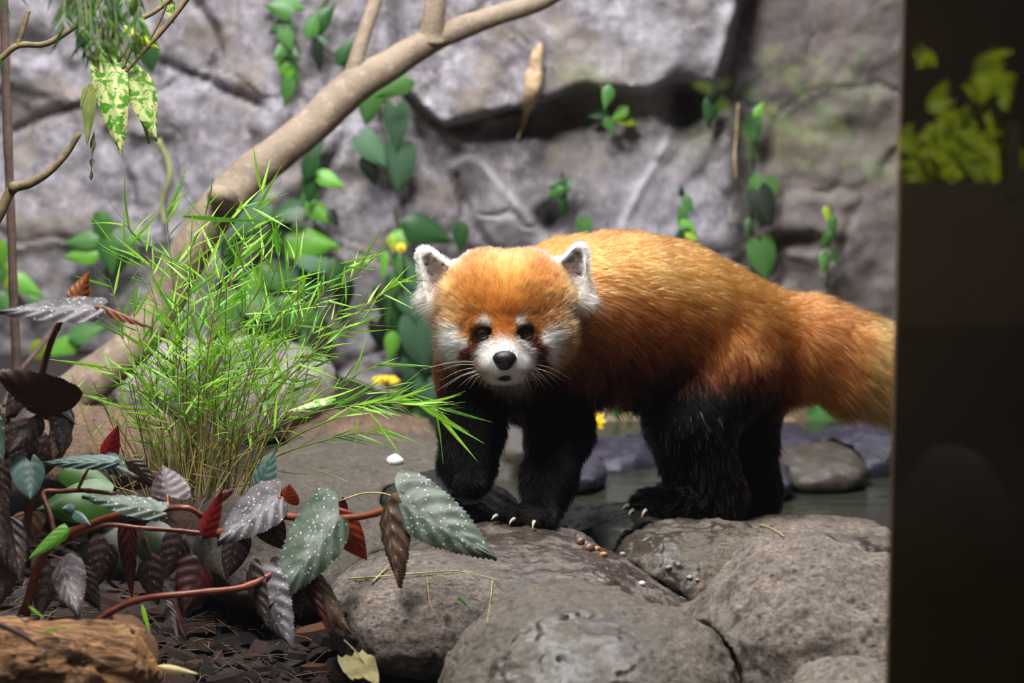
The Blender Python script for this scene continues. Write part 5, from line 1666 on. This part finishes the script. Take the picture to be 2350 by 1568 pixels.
# culms rise from the base and fan out to these tips
tips = [(285, 490), (330, 560), (380, 480), (440, 520), (470, 470), (530, 500), (600, 440), (590, 470), (650, 560), (690, 590), (620, 620), (560, 560), (520, 640), (480, 600), (410, 600), (350, 640), (300, 700), (250, 640), (270, 760), (330, 780),
        (400, 700), (450, 720), (510, 730), (570, 700), (640, 700), (700, 690), (760, 640), (850, 600), (790, 700), (720, 760), (650, 780), (590, 800), (530, 800), (460, 800), (380, 820), (310, 860), (240, 840), (220, 900), (280, 930), (350, 900),
        (420, 880), (490, 880), (560, 880), (630, 870), (700, 840), (760, 800), (830, 740), (915, 640), (880, 830), (800, 880), (720, 920), (650, 940), (590, 940), (520, 940), (440, 950), (370, 960), (610, 1000), (680, 990), (740, 960), (560, 740), (445, 640), (500, 560), (540, 600), (610, 560), (670, 640)]
for k, (x, y) in enumerate(tips):
    bx = 440 + 0.26 * (x - 440) + g.uniform(-60, 60)
    dd_ = 3.3 + g.uniform(-0.09, 0.10)
    b = P(bx, 1120 + g.uniform(-25, 30), 3.3 + g.uniform(-0.05, 0.06))
    tpt = P(x, y, dd_)
    mid = b * 0.5 + tpt * 0.5 + np.array([-0.16 * (tpt[0] - b[0]), g.uniform(-.01, .01), 0.10 * abs(tpt[0] - b[0])])
    p_ = culm([b, mid, tpt], 2.0, 0.8, 'culm' if k % 3 else 'culm_green')
    hgt = 1120 - y
    leafy(p_, 0.34 if hgt > 250 else 0.3, 4 + hgt // 64, 96 if hgt > 250 else 58, 0.75, 0.06 if hgt > 200 else 0.3)
    if hgt > 180:
        leafy(p_, 0.9, 2, 110, 0.5, 0.0, 1.0)
        for _ in range(1):
            i = g.integers(4, 9)
            e = p_[i] + (p_[i + 2] - p_[i]) * 1.2 + np.array([g.normal(0, .018), g.normal(0, .01), g.uniform(0.0, 0.02)])
            q_ = culm([p_[i], (p_[i] + e) / 2 + np.array([0, 0, .003]), e], 1.1, 0.6, 'culm_green', 6)
            leafy(q_, 0.4, 3, 84, 0.6)
# the long sprays leaning right over the stream side
for pts, cnt, ln in (([(560, 1040, 3.3), (660, 970, 3.25), (780, 935, 3.22), (900, 925, 3.2), (1010, 935, 3.18)], 20, 110), ([(580, 1060, 3.3), (700, 990, 3.28), (830, 940, 3.26), (960, 905, 3.24)], 14, 96), ([(560, 1000, 3.32), (700, 950, 3.32), (830, 905, 3.3), (930, 880, 3.28)], 8, 84),
                     ([(540, 980, 3.33), (680, 850, 3.33), (800, 740, 3.32), (890, 665, 3.31)], 9, 86), ([(520, 950, 3.3), (640, 800, 3.3), (720, 700, 3.3), (800, 610, 3.3)], 10, 84), ([(500, 900, 3.3), (620, 760, 3.28), (700, 660, 3.27)], 8, 90), ([(560, 1080, 3.3), (680, 1030, 3.27), (790, 1000, 3.25), (880, 985, 3.24)], 12, 84)):
    p_ = culm(pxline(pts), 2.2, 0.8, 'culm_green', 22)
    leafy(p_, 0.45, cnt, ln, 0.42, 0.02, 0.95)
for b, tp in (((975, 930), (1060, 905)), ((1000, 935), (1090, 955)), ((990, 935), (1098, 1060)), ((960, 930), (1108, 1020)), ((1000, 940), (1028, 1058)), ((900, 925), (995, 880)), ((870, 930), (960, 870)), ((905, 640), (960, 690)), ((880, 668), (918, 634)), ((880, 675), (948, 705)), ((780, 605), (856, 590)), ((790, 612), (872, 622)), ((590, 470), (608, 436)), ((540, 482), (592, 458)), ((580, 478), (672, 528)),
              ((285, 560), (283, 478)), ((300, 560), (374, 478)), ((255, 555), (208, 486)), ((410, 500), (466, 456)), ((420, 498), (640, 522)), ((560, 620), (528, 520)), ((820, 960), (826, 1032)), ((850, 950), (920, 1046)), ((700, 1070), (800, 1092))):
    blades.append((P(*b, 3.22), P(*tp, 3.2), int(g.choice([0, 1, 2]))))
# dead straw in the heart of the clump
for k in range(130):
    x, y = 440 + g.normal(0, 95), 1090 + g.normal(0, 55)
    a = P(x, y, 3.3 + g.uniform(-.05, .05))
    dv = np.array([g.normal(0, 1), g.normal(0, 0.4), g.normal(0.4, 0.7)])
    dv *= g.uniform(60, 120) * 3.3 / FPX / np.linalg.norm(dv)
    blades.append((a, a + dv, 4))
for k in range(56):      # bare stems at the base
    x = 440 + g.normal(0, 85)
    a = P(x, 1125 + g.uniform(-10, 35), 3.3 + g.uniform(-.05, .05))
    b = P(440 + (x - 440) * 1.7 + g.normal(0, 20), g.uniform(850, 1000), 3.3 + g.uniform(-.07, .07))
    q_ = culm([a, (a + b) / 2 + np.array([g.normal(0, .004), 0, 0]), b], 1.8, 1.0, 'culm', 8)
    leafy(q_, 0.35, 4, 46, 0.8, 0.35)
ordr = sorted(range(len(blades)), key=lambda i: -np.linalg.norm(blades[i][1] - blades[i][0]) * (1.5 if blades[i][2] != 4 else 1))
rest = []
for rank, i in enumerate(ordr):
    b, tp, mi = blades[i]
    Mx = frame(b, tp, TOCAM * 0.8 + g.normal(0, 0.5, 3)) @ Matrix.Scale(float(np.linalg.norm(tp - b)), 4)
    if rank < 300:
        link('blade', BM[mi], bam, Mx)
    else:
        rest.append((Mx, mi))
V, F, U, off_ = [], [], [], 0
FM = []
base_v = [np.array([x.co[:] for x in m_.vertices]) for m_ in BM]
base_f = np.array([p.vertices[:] for p in BM[0].polygons])
for Mx, mi in rest:
    mm_ = np.array(Mx)
    V.append(base_v[mi] @ mm_[:3, :3].T + mm_[:3, 3])
    F.append(base_f + off_)
    FM += [mi if mi < 2 else (mi - 2 if mi < 4 else 2)] * len(base_f)
    off_ += len(base_v[mi])
fol = mk('fine_blades', np.vstack(V), np.vstack(F), [M['blade1'], M['blade2'], M['blade3']], bam, fm=FM)
fol['kind'] = 'stuff'
placed_leaf(bam, 'blade', 'leaf_variegated', (770, 915, 3.2), (656, 944, 3.18), 30, (0, -0.5, 1), lobeL=0, lobeR=0, label='broad cream marked leaf', nu=10, nv=3, cup=0.2)

# ================================================================ GROUND LITTER
def rest_z(x, y):
    return float(ground_z(np.array(x), np.array(y)))


def chip_mesh(seed, mat):
    r = np.random.default_rng(seed)
    n = 7
    a = np.linspace(0, 2 * math.pi, n, endpoint=False) + r.normal(0, 0.16, n)
    rad_ = np.stack([np.cos(a) * r.uniform(0.8, 1.1, n), np.sin(a) * r.uniform(0.34, 0.55, n)], 1)
    v = [(*q, h_) for h_ in (-0.12, 0.14) for q in rad_]
    v += [(0.55 * q[0], 0.5 * q[1], 0.2 + r.normal(0, 0.03)) for q in rad_]
    f = []
    for j in range(n):
        j2 = (j + 1) % n
        f += [(j, j2, n + j2, n + j), (n + j, n + j2, 2 * n + j2, 2 * n + j)]
    f += [tuple(range(2 * n, 3 * n)), tuple(range(n - 1, -1, -1))]
    return mesh('bark_chip', np.array(v) * np.array([1, 1, 1.1]), f, M[mat], smooth=False)


CH = [chip_mesh(s, m_) for s, m_ in ((1, 'bark2'), (2, 'bark1'), (3, 'bark1'), (4, 'bark1'), (5, 'bark2'), (6, 'bark1'))]
CO = [chip_mesh(s, 'bark3') for s in (11, 12)]
cr = np.random.default_rng(33)


def chip(px, py, s_px, label, me, group='bark chips on the soil', yaw=None, tilt_=0.35, dz=0.0):
    p = PZ(px, py, 0.012)
    z = rest_z(p[0], p[1]) + s_px * 0.5e-3 * 0.10 + dz
    s_ = s_px / 2 * (p[1] / math.cos(PITCH)) / FPX
    o = bpy.data.objects.new('bark_chip', me)
    COL.objects.link(o)
    o.location = (p[0], p[1], z)
    o.rotation_euler = (cr.normal(0, tilt_), cr.normal(0, tilt_), cr.uniform(0, 6.28) if yaw is None else yaw)
    o.scale = (s_, s_ * cr.uniform(0.8, 1.2), s_ * cr.uniform(0.9, 1.4))
    return tag(o, label, 'bark chip', group)


done = []
tries = 0
while len(done) < 160 and tries < 9000:
    tries += 1
    x, y = cr.uniform(-20, 1050), 1590 - 370 * cr.random() ** 1.5
    if y < 1425 and x > 780 or y < 1300 and x > 540 or (x > 880 and y < 1510) or (x < 330 and y > 1440):
        continue
    s_ = cr.uniform(60, 150) * (1.0 if y > 1440 else 0.85)
    if any(math.hypot((x - a) / 1.0, (y - b) * 1.9) < 0.26 * (s_ + c) for a, b, c in done):
        continue
    done.append((x, y, s_))
    kind = cr.integers(6)
    where = ('in the shade behind the begonia leaves' if y < 1370 else 'just right of the rotting log' if x < 430 else 'under the arching begonia cane' if y < 1440 and x < 620 else 'below the drooping grey leaf' if x < 700 and y < 1500 else 'at the foot of the pale rock end' if x > 760
             else 'along the bottom edge of the picture' if y > 1530 else 'in the middle of the bark bed')
    o = chip(x, y, s_, None, CH[kind], dz=0.004 * cr.random() + 0.00005 * len(done))
    lean = 'tilted' if abs(o.rotation_euler.x) + abs(o.rotation_euler.y) > 0.55 else 'flat'
    o['label'] = f"{'large' if s_ > 112 else 'middling' if s_ > 84 else 'small'} {lean} {'dark brown' if kind in (0, 4) else 'reddish brown'} bark chip {where}"
chip(730, 1468, 120, 'reddish brown flaky bark chip left of the pale rock end', CO[0], 'reddish bark chips', 0.3, 0.2, 0.012)
chip(812, 1466, 90, 'reddish brown bark chip touching the foot of the pale rock end', CO[1], 'reddish bark chips', -0.2, 0.2, 0.010)
chip(720, 1540, 90, 'orange brown split bark chip near the fallen yellow leaf', CO[1], 'reddish bark chips', -0.5, 0.2, 0.010)
chip(440, 1545, 70, 'orange brown upright splinter of bark right of the log', CO[0], 'reddish bark chips', 1.2, 0.4, 0.012)

# fine dry litter: needles, straw and root threads nobody could count
lp = []
for k in range(420):
    x, y = cr.uniform(0, 900), cr.uniform(1230, 1580)
    if (x > 620 and y < 1400) or (x > 760 and y < 1500):
        continue
    p = PZ(x, y, 0.012)
    z = rest_z(p[0], p[1]) + cr.uniform(0.006, 0.02)
    a_ = cr.uniform(0, 6.28)
    u_ = np.array([math.cos(a_), math.sin(a_), cr.normal(0, 0.25)]) * cr.uniform(0.008, 0.03)
    m_ = np.array([p[0], p[1], z])
    lp.append(tube(spline([m_ - u_, m_ + np.array([0, 0, cr.uniform(0, .005)]), m_ + u_], 5), cr.uniform(0.0003, 0.0008), 4, False))
tag(mk('dry_litter', *join(lp), M['straw_dark']), 'fine brown needles and straw scattered over the bark bed', 'litter', kind='stuff')

# rotten log
t = NT('rotten_wood')
v = t.coord()
st_ = t.n('Mapping', n0=v, i_Scale=(22, 170, 170), i_Rotation=(0, 0.12, 0.1)).outputs[0]
fib = t.noise(st_, 1.0, 7, 0.65, 0.8)
c = t.ramp(fib, [(0.30, S(30, 20, 14)), (0.42, S(104, 70, 42)), (0.54, S(164, 114, 66)), (0.68, S(206, 170, 126))])
c = t.mix(t.step(t.noise(v, 14, 3), 0.58, 0.72), c, t.mix(0.6, c, S(190, 130, 44)))
t.base(Base_Color=c, Roughness=0.75, Normal=t.bump(fib, 1.0, 0.012))
M['log'] = t.m
la, lb_ = P(-330, 1545, 2.72), P(255, 1530, 2.80)


def log_sdf(p):
    d = sd_cone(p, la, lb_, 140 * 2.75 / FPX, 108 * 2.75 / FPX)
    q = p * np.array([14, 95, 95]) + 1.5 * vnoise(p * 9, 3)[:, None]
    return d + 0.011 * fbm(q, 4, 6, 0.6) + 0.010 * fbm(p * 22, 3, 12)


lv, lq = surface_net(log_sdf, np.minimum(la, lb_) - 0.08, np.maximum(la, lb_) + 0.08, 0.003)
log_ = empty('rotting_log', (la + lb_) / 2 - np.array([0, 0, 0.06]), 'rotting orange brown log with fibrous wood at the bottom left corner', 'log')
mk('wood', lv, lq, M['log'], log_)
for k, (b, tp, w_) in enumerate((((328, 1440, 2.82), (352, 1530, 2.8), 40), ((262, 1410, 2.84), (340, 1460, 2.82), 30), ((300, 1500, 2.78), (345, 1568, 2.78), 44))):
    B, Tp = P(*b), P(*tp)
    V_, F_, _, _ = leaf_geo(L=1, Wd=0.25, lobeL=0, lobeR=0, nu=6, nv=2, droop=0.1, cup=0.3, wave=0.05, tipw=3)
    link('bark_flake', mesh('bark_flake', V_, F_, M['log']), log_, frame(B, Tp, (0.3, -1, 0.6)) @ Matrix.Scale(float(np.linalg.norm(Tp - B)), 4))


def stick(name, label, pts, r0, r1, mat, cat='twig', group=None, d=None, n=16, sides=6, on=False):
    q_ = np.array([hit(p[0], p[1], p[2])[0] - FWD * 0.004 + UPV * 0.002 for p in spline(pts, n)]) if on else spline([P(*p) if len(p) == 3 else P(*p, d) for p in pts], n)
    o = mk(name, *tube(q_, np.linspace(r0, r1, n) * (d or pts[0][2]) / FPX, sides, True, 0.2, 3), M[mat])
    return tag(o, label, cat, group)


stick('twig', 'grey stick lying on top of the rotting log', [(-20, 1425, 2.66), (40, 1452, 2.66), (84, 1480, 2.665)], 9, 5, 'pole')
stick('grass_stalk', 'pale straw stalk bent across the rock below the bronze leaf', [(800, 1332, 3.0), (860, 1328, 3.01), (980, 1318, 3.02), (1060, 1316, 3.04), (1150, 1336, 3.06)], 2.4, 1.2, 'straw', 'stalk', 'dry grass stalks on the rock', n=24, on=True)
stick('grass_stalk', 'short dark straw crossing the bent pale stalk', [(855, 1340, 3.0), (885, 1310, 3.01), (900, 1300, 3.015)], 2.6, 1.4, 'straw', 'stalk', 'dry grass stalks on the rock', on=True)
stick('grass_stalk', 'thin straw hanging down the middle of the pale rock end', [(980, 1328, 3.02), (985, 1380, 2.99), (1000, 1420, 2.98)], 1.6, 1.0, 'straw', 'stalk', 'dry grass stalks on the rock', on=True)
stick('grass_stalk', 'thin straw hanging down the right side of the pale rock end', [(1130, 1336, 3.05), (1126, 1380, 3.02), (1118, 1435, 3.0)], 1.6, 1.0, 'straw', 'stalk', 'dry grass stalks on the rock', on=True)
stick('grass_stalk', 'arching straw bundle over the cane between the spotted leaves', [(780, 1150, 3.1), (840, 1132, 3.1), (900, 1140, 3.1), (928, 1190, 3.1), (920, 1290, 3.08)], 2.2, 1.4, 'straw', 'stalk', 'dry grass stalks on the rock', n=24)
stick('twig', 'fine forked orange rootlet on the stone beside the hind foot', [(1742, 1207, 3.5), (1770, 1216, 3.49), (1800, 1236, 3.48)], 2.2, 1.2, 'straw', on=True)
stick('twig', 'thin brown twig trailing past the fallen yellow leaf', [(790, 1470, 2.97), (820, 1500, 2.95), (850, 1540, 2.93), (872, 1560, 2.92)], 2.2, 1.4, 'twig')
for k, (b, tp, m_, lb2) in enumerate((((992, 1315, 3.01), (1008, 1352, 3.0), 'leaf_fallen', 'orange dry blade hanging from the pale straw stalk'), ((1022, 1325, 3.02), (1042, 1360, 3.0), 'blade2', 'green blade lying under the pale straw stalk'), ((1050, 1368, 3.0), (1082, 1398, 2.99), 'blade2', 'green blade low on the pale rock end'),
                                      ((1074, 1322, 3.03), (1100, 1352, 3.02), 'blade2', 'green blade at the right end of the straw stalk'))):
    B, Tp = hit(*b)[0] - FWD * 0.004, hit(*tp)[0] - FWD * 0.004
    V_, F_, _, _ = leaf_geo(L=float(np.linalg.norm(Tp - B)), Wd=0.0018, lobeL=0, lobeR=0, nu=6, nv=1, droop=0.05, cup=0.3)
    o = link('fallen_grass', mesh('fallen_grass', V_, F_, M[m_]), None, frame(B, Tp, TOCAM))
    tag(o, lb2, 'grass blade')
for b, tp, w_, lb2 in (((325, 1388, 2.95), (344, 1460, 2.94), 14, 'bright green blade hanging below the arching begonia cane'), ((96, 1452, 2.66), (160, 1436, 2.66), 7, 'green blade lying on top of the rotting log'), ((66, 1392, 2.72), (100, 1420, 2.71), 8, 'short green blade just behind the rotting log')):
    B, Tp = P(*b), P(*tp)
    V_, F_, _, _ = leaf_geo(L=float(np.linalg.norm(Tp - B)), Wd=w_ * 2.9 / FPX / 2, lobeL=0, lobeR=0, nu=6, nv=1, droop=0.1, cup=0.3)
    tag(link('fallen_grass', mesh('fallen_grass', V_, F_, M['blade1']), None, frame(B, Tp, TOCAM)), lb2, 'grass blade')
# fallen leaf
B, Tp = P(806, 1502, 2.96), P(868, 1582, 2.88)
o = link('fallen_leaf', leaf_mesh('fallen_leaf', 'leaf_fallen', L=float(np.linalg.norm(Tp - B)), Wd=0.021, lobeL=0.05, lobeR=0.05, nu=14, nv=5, veins=5, relief=0.05, wave=0.05, droop=-0.05, cup=-0.1), None, frame(B, Tp, (-0.2, -0.5, 1)))
tag(o, 'crumpled yellowish fallen leaf on the soil at the foot of the pale rock', 'leaf')
B, Tp = P(360, 1530, 2.85), P(455, 1545, 2.84)
tag(link('fallen_leaf', leaf_mesh('fallen_leaf', 'straw', L=float(np.linalg.norm(Tp - B)), Wd=0.006, lobeL=0, lobeR=0, nu=8, nv=2, droop=0.1, fold=0.4), None, frame(B, Tp, (0, -1, 0.6))), 'narrow tan dry leaf right of the rotting log', 'leaf')

# ================================================================ VISITOR SIDE, SEEN ONLY AS REFLECTION IN THE PANE
VY = -2.8


def VP(px, py, y=VY):
    """Point on the visitor side whose mirror image in the pane lies at a pixel."""
    q = PY(px, py, 2 * PANE_Y - y)
    return np.array([q[0], y, q[2]])


pl = empty('planter', VP(2000, 470), 'dark planter on the visitor side reflected in the glass at upper right', 'planter')
v_, f_ = box(VP(1640, 425) * np.array([1, 1, 1]) + np.array([0, -0.25, -0.35]), VP(2700, 425) + np.array([0, 0.02, 0]))
mk('trough', v_, f_, M['planter'], pl, smooth=False)
v_, f_ = box(VP(2305, 450) + np.array([0, -0.01, 0]), VP(2340, 280) + np.array([0, 0.03, 0]))
mk('upright', v_, f_, M['planter'], pl, smooth=False)
hg = np.random.default_rng(12)


def shrub(label, cells, mats, group='planter shrubs seen as reflection'):
    root = empty('planter_shrub', VP(cells[0][0], 430, VY - 0.1), label, 'shrub', group)
    for (x, y, sx, sy, n_, s_) in cells:
        for _ in range(n_):
            c = VP(x + hg.normal(0, sx), min(y + hg.normal(0, sy), 415), VY - 0.06 - hg.uniform(0, 0.12))
            dv = hg.normal(0, 1, 3)
            dv *= s_ * 6 / FPX / np.linalg.norm(dv)
            link('leaf', vleaf(mats[hg.integers(len(mats))], 'heart'), root, frame(c, c + dv, np.array([0, 1, 0.7]) + hg.normal(0, .3, 3)) @ Matrix.Scale(float(np.linalg.norm(dv)), 4))
    b = VP(cells[0][0], 430, VY - 0.12)
    mk('stem', *tube(spline([b, b + np.array([0.01, 0, 0.05]), VP(cells[0][0], cells[0][1], VY - 0.12)], 8), 0.004, 6), M['stem'], root)


shrub('yellow green leafy shrub reflected in the glass over the dark frame', [(2180, 330, 40, 40, 60, 70), (2230, 375, 60, 25, 60, 70), (2270, 215, 24, 28, 26, 70), (2120, 385, 40, 20, 36, 60), (2120, 130, 14, 10, 6, 50)], ['leaf_lime', 'leaf_yellow'])
shrub('dim green shrub reflected in the glass left of the dark frame', [(1780, 240, 60, 60, 30, 60), (1930, 220, 50, 50, 26, 60), (1860, 310, 70, 40, 24, 56), (2000, 385, 40, 16, 20, 56)], ['leaf_mid', 'leaf_bright', 'leaf_lime'])
lamp('added_shrub_light', 'SPOT', (1.25, -1.5, 1.5), (1.0, -2.9, 0.15), 900, (1.0, 0.95, 0.75), 0.05, 58, 0.6)  # added spot, brightens the shrubs so their mirror image shows

# rough rock on the visitor side, faintly mirrored low on the dark frame
vc = VP(2190, 1420, VY + 0.4)
v_, f_ = ball(vc, (0.2, 0.16, 0.42), None, 22, 30)
nn_ = (v_ - vc) / np.linalg.norm(v_ - vc, axis=1)[:, None]
v_ = v_ + nn_ * (0.07 * fbm(v_ * 5, 4, 91))[:, None]
o = mk('boulder', v_, f_, M['rock_bank'])
at_ = o.data.attributes.new('wet', 'FLOAT', 'POINT')
tag(o, 'rough purple grey rock on the visitor side, mirrored faintly low on the dark frame', 'rock')
lamp('added_rock_light', 'SPOT', (0.2, -1.2, 1.2), tuple(vc + np.array([0, 0.1, 0.1])), 36, (0.9, 0.65, 0.75), 0.05, 50, 0.7)  # added purplish spot, lifts the rock's faint mirror image
